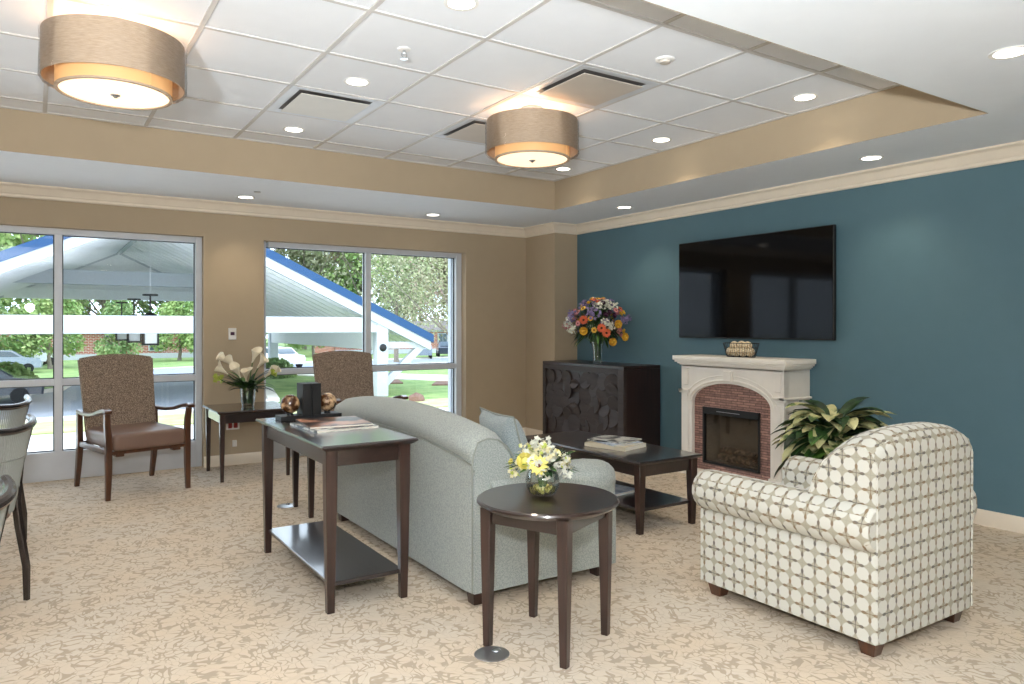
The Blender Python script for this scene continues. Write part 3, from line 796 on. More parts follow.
# ---- bentwood dining chairs at the left edge (local: back towards -Y)
def dining_chair(label, x, y, rz):
    o = thing('dining_chair', label, 'chair', (x, y, 0), rz, 'dark railed dining chairs at the left edge')
    f = MB(); pts = []; R = .31
    def arc(t, r, z): return (r*math.sin(t), -r*math.cos(t), z)
    N_ = 26; A = math.radians(56)
    def rz_(t): return .835+.028*abs(t/A)**1.5-.0*t
    f.tube([arc(-A*1.05, R+.003, .868)]+[arc(-A+2*A*i/N_, R, rz_(-A+2*A*i/N_)) for i in range(N_+1)]+[arc(A*1.05, R+.003, .868)], [.014]+[.0165]*(N_+1)+[.014], 10); f.build('top_rail', M['rail'], o)
    f = MB(); ns = 44
    for i in range(ns):
        t = -A*.93+2*A*.93*i/(ns-1); f.tube([arc(t, .235, .45), arc(t, .265, .62), arc(t, R-.003, rz_(t)-.005)], .0042, 5)
    for zz, rr in ((.56, .254), (.70, .282)): f.tube([arc(-A*.95+2*A*.95*i/N_, rr+.003, zz) for i in range(N_+1)], .004, 5)
    f.build('slat_back', M['slat'], o)
    for s in (-1, 1):
        f = MB(); f.sweep([arc(s*.90, .292, 0), arc(s*.9, .29, .16), arc(s*.92, .262, .36), arc(s*.93, .25, .47), arc(s*.93, .268, .65), arc(s*.93, R, .83)], [.02, .024, .028, .028, .022, .018], [.024, .03, .034, .032, .026, .022], (1, 0, 0), .3); f.build('rear_leg', M['rail'], o)
        f = MB(); f.sweep([(s*.24, .24, 0), (s*.21, .2, .43)], [.026, .036], [.026, .036], (1, 0, 0), .3); f.build('front_leg', M['rail'], o)
    f = MB()
    prof = []
    for k in range(24):
        t = 2*PI*k/24; r = .235*(1+.05*math.cos(4*t)); prof.append((r*math.cos(t), r*math.sin(t)))
    f.loft([[(x_*.95, y_*.95, .425) for x_, y_ in prof], [(x_, y_, .435) for x_, y_ in prof], [(x_, y_, .465) for x_, y_ in prof], [(x_*.9, y_*.9, .482) for x_, y_ in prof]], True); f.build('seat', M['vinyl'], o)
    return o
dc = dining_chair('dark railed slatted dining chair at left edge, middle one of the three', -.315, 4.12, math.radians(50))
dup(dc, (-.335, 5.30, 0), math.radians(50), 'dark railed slatted dining chair at left edge, farthest, before the window')
dup(dc, (-.365, 2.42, 0), math.radians(50), 'dark railed slatted dining chair at left edge, nearest, only its rail end seen')

# ---- carved cabinet
def cabinet():
    X0, X1, Y0, Y1, H = 4.70, 5.185, 5.275, 6.60, .915
    Y1 = 6.60
    o = thing('carved_cabinet', 'dark brown cabinet with carved overlapping disc doors against the teal wall', 'cabinet', ((X0+X1)/2, (Y0+Y1)/2, 0))
    a, b = (X1-X0)/2, (Y1-Y0)/2
    f = MB(); f.bx(-a+.035, a, -b+.002, b-.002, .06, H-.035, .002); f.build('carcass', M['cabside'], o)
    f = MB(); f.bx(-a, a, -b, b, H-.035, H, .004); f.build('top', M['cabside'], o)
    f = MB(); f.bx(-a, -a+.04, -b, -b+.085, .06, H-.035, .002); f.bx(-a, -a+.04, b-.05, b, .06, H-.035, .002)
    f.bx(-a, -a+.04, -b+.085, b-.05, H-.075, H-.035, .002); f.bx(-a, -a+.04, -b+.085, b-.05, .06, .11, .002); f.build('face_frame', M['cab'], o)
    f = MB(); f.bx(-a+.03, a-.02, -b+.03, b-.03, 0, .06, .002); f.build('plinth', M['black'], o)
    mid = (-b+.085+b-.05)/2
    rnd = random.Random(3)
    for y0, y1 in ((-b+.087, mid-.002), (mid+.002, b-.052)):
        f = MB(); f.mi = 1; f.bx(-a+.026, -a+.034, y0, y1, .112, H-.077, .001); f.mi = 0  # darker backing paints in the shade between the discs
        cols = 4; wc = (y1-y0)/cols
        for c in range(cols):
            for r_ in range(6):
                yy = y0+wc*(c+.5)+rnd.uniform(-.015, .015); zz = .165+r_*.125+(.077 if c % 2 else 0)+rnd.uniform(-.02, .02)
                rr = rnd.uniform(.075, .104)
                if zz+rr > H-.08: zz = H-.082-rr
                yy = min(max(yy, y0+rr+.002), y1-rr-.002); zz = max(zz, .114+rr)
                th = rnd.choice([-.24, -.17, .18, .24, .13]); ax = rnd.choice(['Z', 'Z', 'Y'])
                X = Matrix.Translation((-a+.0225, yy, zz)) @ Matrix.Rotation(th, 4, ax) @ Matrix.Rotation(-PI/2, 4, 'Y')
                f.lathe([(0, .011), (rr-.003, .011), (rr, .008), (rr, -.006), (0, -.006)], 40, X=X)
        f.build('door', [M['cab'], M['cabside']], o, sm=30)
cabinet()

# ---- fireplace
def fireplace():
    YC = 4.145; XB = XT-.012
    o = thing('electric_fireplace', 'white electric fireplace mantel with arched brown stone surround against the teal wall', 'fireplace', (5.0, YC, 0))
    bx0 = 4.86-5.0; bk = XB-5.0; hw = .535; ow = .4115
    # opening outline (arch)
    arch = [(ow*math.cos(PI*k/24), .64+.176*math.sin(PI*k/24)) for k in range(25)]
    f = MB()
    outer = [(-hw, .05), (-ow, .05)] + [(-y, z) for y, z in arch] + [(ow, .05), (hw, .05), (hw, .955), (-hw, .955)]
    f.prism(outer, 'x', bx0, bx0+.06)
    f.bx(bx0+.02, bk, hw-.03, hw, .05, .955, .002); f.bx(bx0+.02, bk, -hw, -hw+.03, .05, .955, .002)
    f.build('surround', M['rawwhite'], o, sm=25)
    # arch moulding
    f = MB()
    for off, rr in ((.022, .011), (.062, .006)):
        f.tube([(bx0-.002, -(ow+off), .66)]+[(bx0-.002, -(ow+off)*math.cos(PI*k/24), .645+(.176+off)*math.sin(PI*k/24)) for k in range(25)]+[(bx0-.002, ow+off, .66)], rr, 8)
    f.bx(bx0-.03, bx0, -.045, .045, .835, .925, .006)          # keystone block
    f.build('arch_moulding', M['rawwhite'], o)
    # frieze panels
    for y0, y1 in ((-hw+.02, -ow-.04), (ow+.04, hw-.02)):
        f = MB(); f.bx(bx0-.01, bx0+.001, y0, y1, .78, .93, .004); f.bx(bx0-.006, bx0+.001, y0, y1, .1, .68, .003); f.build('pilaster_panel', M['rawwhite'], o)
    # capital bands
    for s in (-1, 1):
        f = MB(); ya, yb = (ow+.022, hw+.022) if s > 0 else (-hw-.022, -ow-.022)
        f.bx(bx0-.024, bk, ya if s < 0 else hw-.03, (yb if s > 0 else -hw+.03), .722, .74, .004) 
        f.bx(bx0-.024, bx0+.01, ya, yb, .722, .74, .004); f.bx(bx0-.014, bx0+.01, ya, yb, .708, .724, .003); f.build('capital', M['rawwhite'], o)
    # mantel shelf: stepped cornice
    f = MB()
    for e, z0, z1 in ((.0, .94, .957), (.014, .955, .968), (.028, .966, .982), (.045, .98, 1.0), (.058, .998, 1.038)):
        f.bx(bx0-e, bk, -hw-e, hw+e, z0, z1, .004, 2)
    f.build('mantel_shelf', M['rawwhite'], o, sm=25)
    f = MB(); f.bx(bx0-.06, bk, -hw-.02, hw+.02, 0, .05, .005); f.bx(bx0-.03, bx0+.0, -hw-.01, -ow, .05, .10, .003); f.bx(bx0-.03, bx0, ow, hw+.01, .05, .10, .003)
    f.build('base', M['rawwhite'], o)
    # stone facing with firebox opening
    a0, a1 = -.29, .312; t0, t1 = .112, .60
    f = MB(); arc2 = [(-y, z) for y, z in arch]
    f.prism([(-ow-.005, .05), (a0, .05), (a0, t1), (a1, t1), (a1, .05), (ow+.005, .05), (ow+.005, .64)]+[(y*1.01, z+.004) for y, z in arch]+[(-ow-.005, .64)], 'x', bx0+.035, bx0+.09)
    f.bx(bx0+.034, bx0+.09, a0, a1, .05, t0, 0)
    f.build('stone_facing', M['stone'], o, sm=20)
    q = thing('tmp', None, None) ; COL.objects.unlink(q); bpy.data.objects.remove(q)
    f = MB()
    for r in ((a0, a0+.018, t0, t1), (a1-.018, a1, t0, t1), (a0, a1, t0, t0+.018), (a0, a1, t1-.06, t1)): f.bx(bx0+.022, bx0+.05, r[0], r[1], r[2], r[3], .002)
    fb = f.build('firebox_frame', M['black'], o)
    f = MB(); f.bx(bx0+.018, bx0+.024, a0+.2, a1-.16, t1-.032, t1-.028, 0); f.build('vent_slot', M['steel'], fb)
    f = MB(); f.bx(bx0+.24, bx0+.25, a0, a1, t0, t1, 0); f.bx(bx0+.05, bx0+.25, a0, a0+.01, t0, t1, 0); f.bx(bx0+.05, bx0+.25, a1-.01, a1, t0, t1, 0); f.bx(bx0+.05, bx0+.25, a0, a1, t0, t0+.01, 0); f.bx(bx0+.05, bx0+.25, a0, a1, t1-.01, t1, 0)
    f.build('firebox', M['firebox'], o)
    f = MB(); f.bx(bx0+.04, bx0+.043, a0+.016, a1-.016, t0+.016, t1-.058, 0); f.build('glass_front', M['mesh'], o)
    rnd = random.Random(5)
    for k, (y0, y1, z, r) in enumerate(((-.2, .14, .16, .04), (-.1, .22, .165, .036), (-.18, .1, .22, .032), (-.02, .2, .225, .03))):
        f = MB(); f.tube([(bx0+.12+.02*(k % 2), y0, z), (bx0+.13, (y0+y1)/2, z+.012), (bx0+.14, y1, z+.0)], [r*.85, r, r*.8], 10); f.build('log', M['log'], o)
fireplace()

# ---- television
o = thing('television', 'large black flat television mounted on the teal wall above the fireplace', 'television', (5.12, 4.162, 1.633))
f = MB(); f.bx(0, .035, -.805, .805, -.444, .444, .004); f.build('case', M['black'], o)
f = MB(); f.bx(-.003, .002, -.797, .797, -.434, .438, .001); f.build('screen', M['screen'], o)
f = MB(); f.bx(.035, .078, -.25, .25, -.2, .2, .003); f.build('wall_mount', M['black'], o)

# ---- books and magazines
def magazine(name, x, y, z, w, l, t, rz, cover, label, cat='magazine'):
    o = thing(name, label, cat, (x, y, z), rz)
    f = MB(); f.bx(-w/2+.002, w/2-.002, -l/2+.002, l/2-.002, .0008, t-.0008, 0); f.build('pages', M['paper'], o)
    f = MB(); f.bx(-w/2, w/2, -l/2, l/2, t-.0012, t, 0); f.bx(-w/2, w/2, -l/2, l/2, 0, .0012, 0); f.bx(-w/2, -w/2+.002, -l/2, l/2, 0, t, 0); f.build('cover', cover, o)
    return o
magazine('magazine', 1.34, 3.80, .765, .34, .38, .012, .06, M['magB'], 'dark covered magazine on the console table, beneath the brown one')
magazine('magazine', 1.35, 3.83, .7775, .33, .36, .011, -.1, M['magA'], 'brown and cream covered magazine lying topmost on the console table')
magazine('book', 3.40, 3.90, .46, .26, .34, .026, .25, M['bookcover'], 'cream hardback book at the bottom of the pile on coffee table', 'book')
magazine('magazine', 3.42, 3.92, .4865, .25, .31, .010, -.1, M['magC'], 'pale magazine in the middle of the pile on the coffee table')
magazine('magazine', 3.43, 3.94, .497, .25, .30, .009, .35, M['magB'], 'dark and white magazine topmost of the pile on coffee table')
magazine('magazine', 3.36, 3.92, .155, .25, .32, .018, .15, M['magC'], 'blue and white magazine lying on the coffee table shelf')

# ---- bookends
def bookend(x, y, rz, label):
    o = thing('bookend', label, 'bookend', (x, y, .765), rz, 'black bookends with marbled balls')
    f = MB(); f.bx(-.175, 0, -.06, .06, 0, .026, .002); f.build('base', M['black'], o)
    f = MB(); f.bx(-.052, 0, -.06, .06, .026, .205, .002); f.build('upright', M['black'], o)
    f = MB(); f.sph((-.108, 0, .089), .054, 28); f.build('ball', M['marble'], o)
    f = MB(); f.lathe([(0, .026), (.02, .026), (.016, .036), (0, .04)], 16, (-.108, 0, 0)); f.build('ball_cup', M['black'], o)
    return o
be = bookend(1.335, 4.21, 0, 'black bookend with brown marbled ball, left one of the console pair')
dup(be, (1.337, 4.21, .765), PI, 'black bookend with brown marbled ball, right one nearer the sofa back')

# ---- wire basket with balls
o = thing('wire_basket', 'black oval wire basket of cream balls standing on the mantel', 'basket', (4.99, 4.13, 1.038))
f = MB()
def ov(t, r1, r2, z): return (r1*math.cos(t), r2*math.sin(t), z)
for z, k in ((.004, .78), (.04, .86), (.08, .93), (.118, 1.0)):
    f.tube([ov(2*PI*i/36, .09*k, .175*k, z) for i in range(37)], .0028 if z in (.004, .118) else .0015, 6, False)
for i in range(40):
    t = 2*PI*i/40; f.tube([ov(t, .09*.78, .175*.78, .004), ov(t, .09, .175, .118)], .0013, 5)
for i in range(-4, 5):
    y = i*.03; xx = .07*math.sqrt(max(0, 1-(y/.137)**2)); f.tube([(-xx, y, .004), (xx, y, .004)], .0013, 5)
f.build('wire_frame', M['wire'], o)
rn = random.Random(2)
bl = ['leftmost in the lower row', 'second from left', 'in the middle', 'at the right of the lower row', 'on top at the left', 'on top in the middle', 'on top at the right']
for k, (dx, dy, dz) in enumerate(((-.01, .1, .046), (-.02, .034, .044), (-.02, -.04, .044), (-.01, -.105, .046), (.0, .068, .096), (.01, .0, .1), (.0, -.07, .096))):
    f = MB(); f.sph((0, 0, 0), .036, 18)
    for q in range(3): f.tube([(.0365*math.cos(t)*math.cos(q*1.05), .0365*math.cos(t)*math.sin(q*1.05), .0365*math.sin(t)) for t in [2*PI*j/24 for j in range(25)]], .0018, 5, False)
    b_ = f.build('decorative_ball', M['wicker']); b_.location = (4.99+dx, 4.13+dy, 1.038+dz)
    tag(b_, 'cream woven ball in the wire basket, '+bl[k], 'ball', 'cream balls in the wire basket')

# ---- flowers
def basis(d):
    d = V(d).normalized(); a = d.orthogonal().normalized(); return Matrix((a, d.cross(a), d)).transposed().to_4x4()
def daisy(f, p, d, r, pm, cm, n=12):
    X = Matrix.Translation(p) @ basis(d); f.mi = pm
    for lay in range(2):
        for k in range(n):
            t = 2*PI*(k+.5*lay)/n; rr = r*(1-.18*lay); c, s = math.cos(t), math.sin(t); h = .12*r+.14*r*lay
            w = rr*.3; pts = []
            for q, ww, zz in ((.12, .35, 0), (.5, 1, .12), (.85, .85, .14), (1.0, .25, .05)):
                pts.append((q*rr*c-ww*w*.5*s, q*rr*s+ww*w*.5*c, h*0+zz*r+lay*.08*r)); pts.append((q*rr*c+ww*w*.5*s, q*rr*s-ww*w*.5*c, zz*r+lay*.08*r))
            for i in range(0, 6, 2): f.quad([X @ V(pts[i]), X @ V(pts[i+1]), X @ V(pts[i+3]), X @ V(pts[i+2])])
    f.mi = cm; f.sph((0, 0, r*.16), (r*.26, r*.26, r*.14), 10, X)
def rose(f, p, d, r, pm):
    X = Matrix.Translation(p) @ basis(d); f.mi = pm; f.sph((0, 0, .1*r), (r*.5, r*.5, r*.5), 8, X)
    for lay, (rr, hh, n) in enumerate(((.55, .75, 4), (.8, .6, 5), (1.0, .35, 7))):
        for k in range(n):
            t = 2*PI*(k+.37*lay)/n; R_ = X @ Matrix.Rotation(t, 4, 'Z'); w = rr*r*.75
            P_ = [(.2*r, -w*.4, -.2*r), (.2*r, w*.4, -.2*r), (rr*r*.85, w*.62, hh*r*.4), (rr*r*.85, -w*.62, hh*r*.4), (rr*r, w*.35, hh*r), (rr*r, -w*.35, hh*r)]
            f.quad([R_ @ V(P_[i]) for i in (0, 1, 2, 3)]); f.quad([R_ @ V(P_[i]) for i in (3, 2, 4, 5)])
def sprig(f, p, r, n, pm, s=.006, rn=random):
    f.mi = pm
    for k in range(n):
        q = V(p)+V((rn.uniform(-r, r), rn.uniform(-r, r), rn.uniform(-r, r))); a = V((rn.gauss(0, 1), rn.gauss(0, 1), rn.gauss(0, 1))).normalized(); b = a.orthogonal().normalized(); c = a.cross(b)
        for m_ in range(5):
            t = 2*PI*m_/5; u = b*math.cos(t)+c*math.sin(t); v = a.cross(u)
            f.quad([q, q+u*s*.6+v*s*.45, q+u*s*1.3, q+u*s*.6-v*s*.45])
def leafblade(f, p0, d, L, w, droop, mi, up=V((0, 0, 1)), n=6):
    f.mi = mi; d = V(d).normalized(); p = V(p0); side = d.cross(up)
    side = side.normalized() if side.length > 1e-3 else V((1, 0, 0)); prev = None
    for i in range(n+1):
        t = i/n; ww = w*math.sin(PI*min(1, (t*.94+.05)))**.75*(1 if t < 1 else 0)
        nrm = side.cross(d).normalized()
        l, c, r = p-side*ww/2+nrm*ww*.14, p.copy(), p+side*ww/2+nrm*ww*.14
        if prev: f.quad([prev[0], prev[1], c, l]); f.quad([prev[1], prev[2], r, c])
        prev = (l, c, r); d = (d+V((0, 0, -droop/n))).normalized(); p = p+d*L/n
FM = ['whitep', 'pyel', 'yel', 'ora', 'pink', 'viol', 'plum', 'centre', 'stem', 'leaf', 'leafd', 'cream', 'limegreen', 'lily']
FL = [M[k] for k in FM]; FI = {k: i for i, k in enumerate(FM)}

# round bowl with white and yellow flowers on the near end table
zt = .592; cx_, cy_ = 1.78, 2.50
o = thing('glass_bowl', 'round clear glass bowl of flowers on the near round end table', 'vase', (cx_, cy_, zt))
f = MB(); f.lathe([(0, 0), (.035, 0), (.055, .012), (.07, .04), (.072, .065), (.064, .095), (.052, .112), (.05, .112), (.061, .094), (.069, .065), (.067, .04), (.053, .015), (0, .006)], 40); f.build('bowl', M['glassy'], o)
f = MB(); rn = random.Random(4)
for k in range(60):
    t = rn.uniform(0, 2*PI); r_ = .048*math.sqrt(rn.random()); f.sph((r_*math.cos(t), r_*math.sin(t), .016+rn.random()*.022), rn.uniform(.006, .009), 7)
tag(f.build('pebbles', M['pebble'], o), None, None, None, 'stuff')
o = thing('flower_bouquet', 'white and pale yellow flower bouquet in the glass bowl on end table', 'flowers', (cx_, cy_, zt+.03))
f = MB(); rn = random.Random(9)
tips = []
for k in range(26):
    t = rn.uniform(0, 2*PI); e = rn.uniform(.2, 1.4); R_ = rn.uniform(.09, .12); c = V((0, 0, .09)); d = V((math.cos(t)*math.cos(e)*1.05, math.sin(t)*math.cos(e)*1.05, math.sin(e)*.95)); tips.append((c+d*R_, d))
for p, d in tips: f.mi = FI['stem']; f.tube([(d.x*.012, d.y*.012, .0), (d.x*.03, d.y*.03, .08), p*1.0], .0018, 5)
f.build('stems', FL, o)
f = MB()
for k in range(60):
    t = rn.uniform(0, 2*PI); d = (math.cos(t), math.sin(t), rn.uniform(.1, 1.1)); leafblade(f, (d[0]*.03, d[1]*.03, .085), d, rn.uniform(.08, .14), .026, .5, FI[rn.choice(['leaf', 'leafd'])])
f.build('leaves', FL, o)
vd = V((-.55, -.84, .35))
for (dx, dz, kind) in ((-.075, .125, 'y'), (-.02, .115, 'c'), (.035, .135, 'w'), (.055, .115, 'w'), (-.0, .08, 'w'), (.10, .085, 'w'), (.0, .175, 's'), (-.07, .165, 's'), (.06, .155, 'b'), (-.13, .115, 'b'), (.03, .155, 'w'), (-.03, .15, 's'), (.085, .12, 's'), (-.11, .08, 's')):
    side = V((.838, -.5457, 0)); fwd = V((-.5457, -.838, 0)); R_ = .1 if dz < .14 else .06
    p = side*dx+fwd*max(0, .095-abs(dx)*.5-max(0, dz-.1)*.6)+V((0, 0, dz)); d = (p-V((0, 0, .06))).normalized()+fwd*.4
    f = MB()
    if kind in 'yc': p = p+fwd*.022; d = fwd+V((0, 0, .35))
    if kind == 'y': rose(f, p, d, .034, FI['pyel'])
    elif kind == 'c': daisy(f, p, d, .042, FI['pyel'], FI['centre'])
    elif kind == 'w': sprig(f, p, .024, 20, FI['whitep'], .010, rn)
    elif kind == 's': sprig(f, p, .024, 16, FI['cream'], .008, rn); sprig(f, p, .022, 6, FI['limegreen'], .008, rn)
    else: rose(f, p, d, .014, FI['pyel'])
    f.build('blossom', FL, o)
for k in range(22):
    p, d = tips[k]; f = MB()
    if k % 3 == 0: sprig(f, p, .02, 10, FI['whitep'], .012, rn)
    elif k % 3 == 1: sprig(f, p, .02, 12, FI['cream'], .009, rn)
    else: daisy(f, p, d, .022, FI['whitep'], FI['limegreen'], 9)
    f.build('blossom', FL, o)

# calla lilies on the window side table
vx, vy = 1.60, 6.78
o = thing('glass_vase', 'short clear glass vase holding lilies on the side table between windows', 'vase', (vx, vy, .59))
f = MB(); f.lathe([(0, 0), (.05, 0), (.062, .05), (.066, .12), (.064, .19), (.061, .19), (.063, .12), (.058, .05), (.045, .008), (0, .008)], 32); f.build('vase_body', M['glassy'], o)
o = thing('lily_bouquet', 'cream calla lilies with green stems in the vase on side table', 'flowers', (vx, vy, .60))
rn = random.Random(12)
def calla(f, p, d, L):
    X = Matrix.Translation(p) @ basis(d) @ Matrix.Rotation(rn.uniform(0, 6), 4, 'Z'); rings = []
    for i in range(8):
        t = i/7; r = L*(.05+.30*t**1.8); ring = []
        for k in range(16):
            a = 2*PI*k/16; fl = 1+.55*max(0, math.cos(a))**2*t**2; zz = L*(t*.9+.28*max(0, math.cos(a))*t*t); ring.append((r*fl*math.cos(a), r*math.sin(a), zz))
        rings.append(ring)
    f.mi = FI['lily']; f.loft(rings, False, X=X); f.mi = FI['yel']; f.tube([(0, 0, L*.15), (0, 0, L*.62)], .006, 6, X=X)
S = V((.838, -.5457, 0)); Fw = V((-.5457, -.838, 0))
spots = [(-.20, .285, .0), (-.17, .38, .03), (-.10, .345, .06), (-.045, .27, .09), (.055, .40, .02), (.12, .35, .05), (.235, .28, .04), (.02, .24, .10), (-.245, .235, .05), (.16, .26, -.04)]
for i, (sx, hz, fw) in enumerate(spots):
    tip = S*sx+Fw*fw+V((0, 0, hz)); d = (S*sx*1.3+Fw*fw+V((0, 0, .18))).normalized()
    f = MB(); f.mi = FI['stem']; f.tube([(0, 0, .01), S*sx*.12+V((0, 0, .14)), S*sx*.62+Fw*fw*.6+V((0, 0, hz*.78)), tip], .0045, 6)
    if i in (8,): sprig(f, tip, .03, 16, FI['limegreen'], .02, rn)
    elif i in (6,): rose(f, tip, d, .04, FI['limegreen']); calla(f, tip, d, .08)
    else: calla(f, tip-d*.03, d, .125)
    f.build('lily', FL, o)
f = MB()
for k in range(60):
    t = rn.uniform(0, 2*PI); leafblade(f, (math.cos(t)*.02, math.sin(t)*.02, rn.uniform(.10, .17)), (math.cos(t)*.6, math.sin(t)*.6, rn.uniform(.3, 1)), rn.uniform(.14, .26), .038, rn.uniform(.3, 1.4), FI[rn.choice(['leaf', 'leafd'])])
for k in range(16):
    t = rn.uniform(0, 2*PI); f.mi = FI['leafd']; f.tube([(math.cos(t)*.03, math.sin(t)*.03, .01), (math.cos(t)*.045, math.sin(t)*.045, .2)], .006, 5)
f.build('foliage', FL, o)

# large mixed bouquet on the cabinet
vx, vy = 4.90, 5.90
o = thing('tall_glass_vase', 'tall clear glass vase standing on the dark carved cabinet', 'vase', (vx, vy, .915))
f = MB(); f.lathe([(0, 0), (.05, 0), (.05, .01), (.042, .04), (.05, .14), (.066, .22), (.063, .22), (.047, .14), (.038, .04), (0, .015)], 32); f.build('vase_body', M['glassy'], o)
o = thing('mixed_bouquet', 'large orange, yellow and violet flower bouquet above the dark cabinet', 'flowers', (vx, vy, .92))
rn = random.Random(21); C0 = V((0, 0, .375))
f = MB()
for k in range(46):
    t = rn.uniform(0, 2*PI); e = rn.uniform(-.3, 1.5); d = V((math.cos(t)*math.cos(e), math.sin(t)*math.cos(e), math.sin(e)))
    f.mi = FI[rn.choice(['stem', 'leafd', 'leaf'])]; f.tube([(d.x*.03, d.y*.03, .02), (d.x*.04, d.y*.04, .2), C0+V((min(.2, d.x*.24), d.y*.24, d.z*.24))], .003, 5)
f.build('stems', FL, o)
f = MB()
for k in range(230):
    t = rn.uniform(0, 2*PI); e = rn.uniform(-.5, 1.4); d = V((math.cos(t)*math.cos(e), math.sin(t)*math.cos(e), math.sin(e)))
    leafblade(f, C0+V((d.x*.12 if d.x < 0 else d.x*.05, d.y*.12, d.z*.1-.03)), V((d.x if d.x < 0 else d.x*.6, d.y, d.z))+V((0, 0, rn.uniform(-.5, .3))), rn.uniform(.12, .24), .026, rn.uniform(.1, 1.0), FI[rn.choice(['leaf', 'leafd', 'leafd'])])
f.build('foliage', FL, o)
pick = ['rose:yel', 'daisy:ora', 'sprig:viol', 'daisy:pink', 'sprig:whitep', 'sprig:viol', 'rose:plum', 'sprig:pink', 'daisy:yel', 'sprig:whitep']
k = 0; made = []
while len(made) < 91:
    t = rn.uniform(0, 2*PI); e = rn.uniform(-.25, 1.5); d = V((math.cos(t)*math.cos(e), math.sin(t)*math.cos(e), math.sin(e)))
    p = C0+V((d.x*.31, d.y*.31, d.z*.285))*rn.uniform(.88, 1.06)
    if any((p-q).length < .046 for q in made) and rn.random() < .9: continue
    p.x = min(p.x, .22); made.append(p); kd, cl = pick[k % len(pick)].split(':'); k += 1; f = MB()
    if kd == 'rose': rose(f, p, d, .028, FI[cl])
    elif kd == 'daisy': daisy(f, p, d, .032, FI[cl], FI['centre'])
    else: sprig(f, p, .036, 34, FI[cl], .012, rn)
    f.build('blossom', FL, o)
for s_, h_, kk in ((-.17, .44, 'daisy:ora'), (-.17, .33, 'rose:yel'), (.17, .40, 'rose:yel'), (.0, .36, 'daisy:ora'), (.05, .31, 'daisy:ora'), (.12, .22, 'rose:yel'), (.25, .27, 'rose:yel'), (-.05, .50, 'sprig:viol')):
    sq = max(0, 1-(s_/.33)**2-((h_-.36)/.26)**2); p = S*s_+Fw*(.32*math.sqrt(sq)+.02)+V((0, 0, h_)); f = MB(); kd, cl = kk.split(':')
    if kd == 'rose': rose(f, p, Fw+S*s_*2, .042, FI[cl])
    elif kd == 'daisy': daisy(f, p, Fw+S*s_*2, .048, FI[cl], FI['centre'])
    else: sprig(f, p, .05, 26, FI[cl], .016, rn)
    f.build('blossom', FL, o)
# vase base seen through the glass: dark bundled stems are part of the bouquet

# ---- floor plant behind the patterned armchair
o = thing('potted_plant', 'leafy variegated green plant on the floor between fireplace and patterned armchair', 'plant', (4.47, 2.93, 0))
f = MB(); f.lathe([(0, 0), (.12, 0), (.125, .01), (.16, .30), (.165, .32), (.15, .32), (.148, .29), (0, .29)], 32); f.build('pot', M['pot'], o)
f = MB(); f.lathe([(0, .292), (.147, .292), (.147, .298), (0, .305)], 24); f.build('soil', M['soil'], o)
f = MB(); rn = random.Random(31)
for k in range(18):
    t = rn.uniform(0, 2*PI); f.tube([(.05*math.cos(t), .05*math.sin(t), .3), (.07*math.cos(t), .07*math.sin(t), rn.uniform(.4, .58))], .008, 6)
f.build('stalks', M['stem'], o)
pl = o
for k in range(96):
    t = rn.uniform(0, 2*PI); lay = rn.random(); h = .42+.25*lay; el = rn.uniform(.15, .8)+lay*.55
    el = min(el, .98); d = (math.cos(t)*math.cos(el), math.sin(t)*math.cos(el), math.sin(el)); f = MB()
    leafblade(f, (math.cos(t)*.05, math.sin(t)*.05, h), d, rn.uniform(.34, .48)*(1-.3*lay), rn.uniform(.095, .14), rn.uniform(1.3, 2.6)*(1-.3*lay), 0, n=8)
    f.build('leaf', M[rn.choice(['leaf', 'leafv', 'leafd', 'leafv', 'leafd'])], pl, sm=80)

# ---- small fittings
o = thing('wall_station', 'small white call station with dark button on the wall between windows', 'wall switch', (1.555, YW, 1.226))
f = MB(); f.bx(-.035, .035, -.014, 0, -.055, .055, .003); f.build('plate', M['white'], o)
f = MB(); f.bx(-.018, .018, -.018, -.013, -.012, .018, .002); f.build('button', M['plum'], o)
o = thing('red_outlet', 'red power outlet on the wall beneath the side table', 'outlet', (1.56, YW, .385))
f = MB(); f.bx(-.06, .06, -.008, 0, -.055, .055, .002); f.build('plate', M['white'], o)
for s in (-1, 1):
    f = MB(); f.bx(s*.025-.017, s*.025+.017, -.012, -.007, -.04, .04, .002); f.build('socket', M['red'], o)
o = thing('outlet_plate', 'small white outlet low on the wall beneath the side table', 'outlet', (1.575, YW, .20))
f = MB(); f.bx(-.02, .02, -.012, 0, -.03, .03, .003); f.build('plate', M['white'], o)
def floorbox(x, y, label):
    o = thing('floor_outlet', label, 'floor outlet', (x, y, 0), .4, 'round metal floor outlets')
    f = MB(); f.lathe([(0, 0), (.07, 0), (.07, .002), (.062, .005), (0, .005)], 36); f.build('cover', M['steel'], o)
    f = MB(); f.lathe([(0, .005), (.018, .005), (.016, .008), (0, .008)], 20, (.03, 0, 0)); f.build('latch', M['chrome'], o); return o
fb = floorbox(1.52, 2.48, 'round steel floor outlet at the foot of the near end table')
dup(fb, (1.53, 5.33, 0), 1, 'round steel floor outlet beyond the console table')

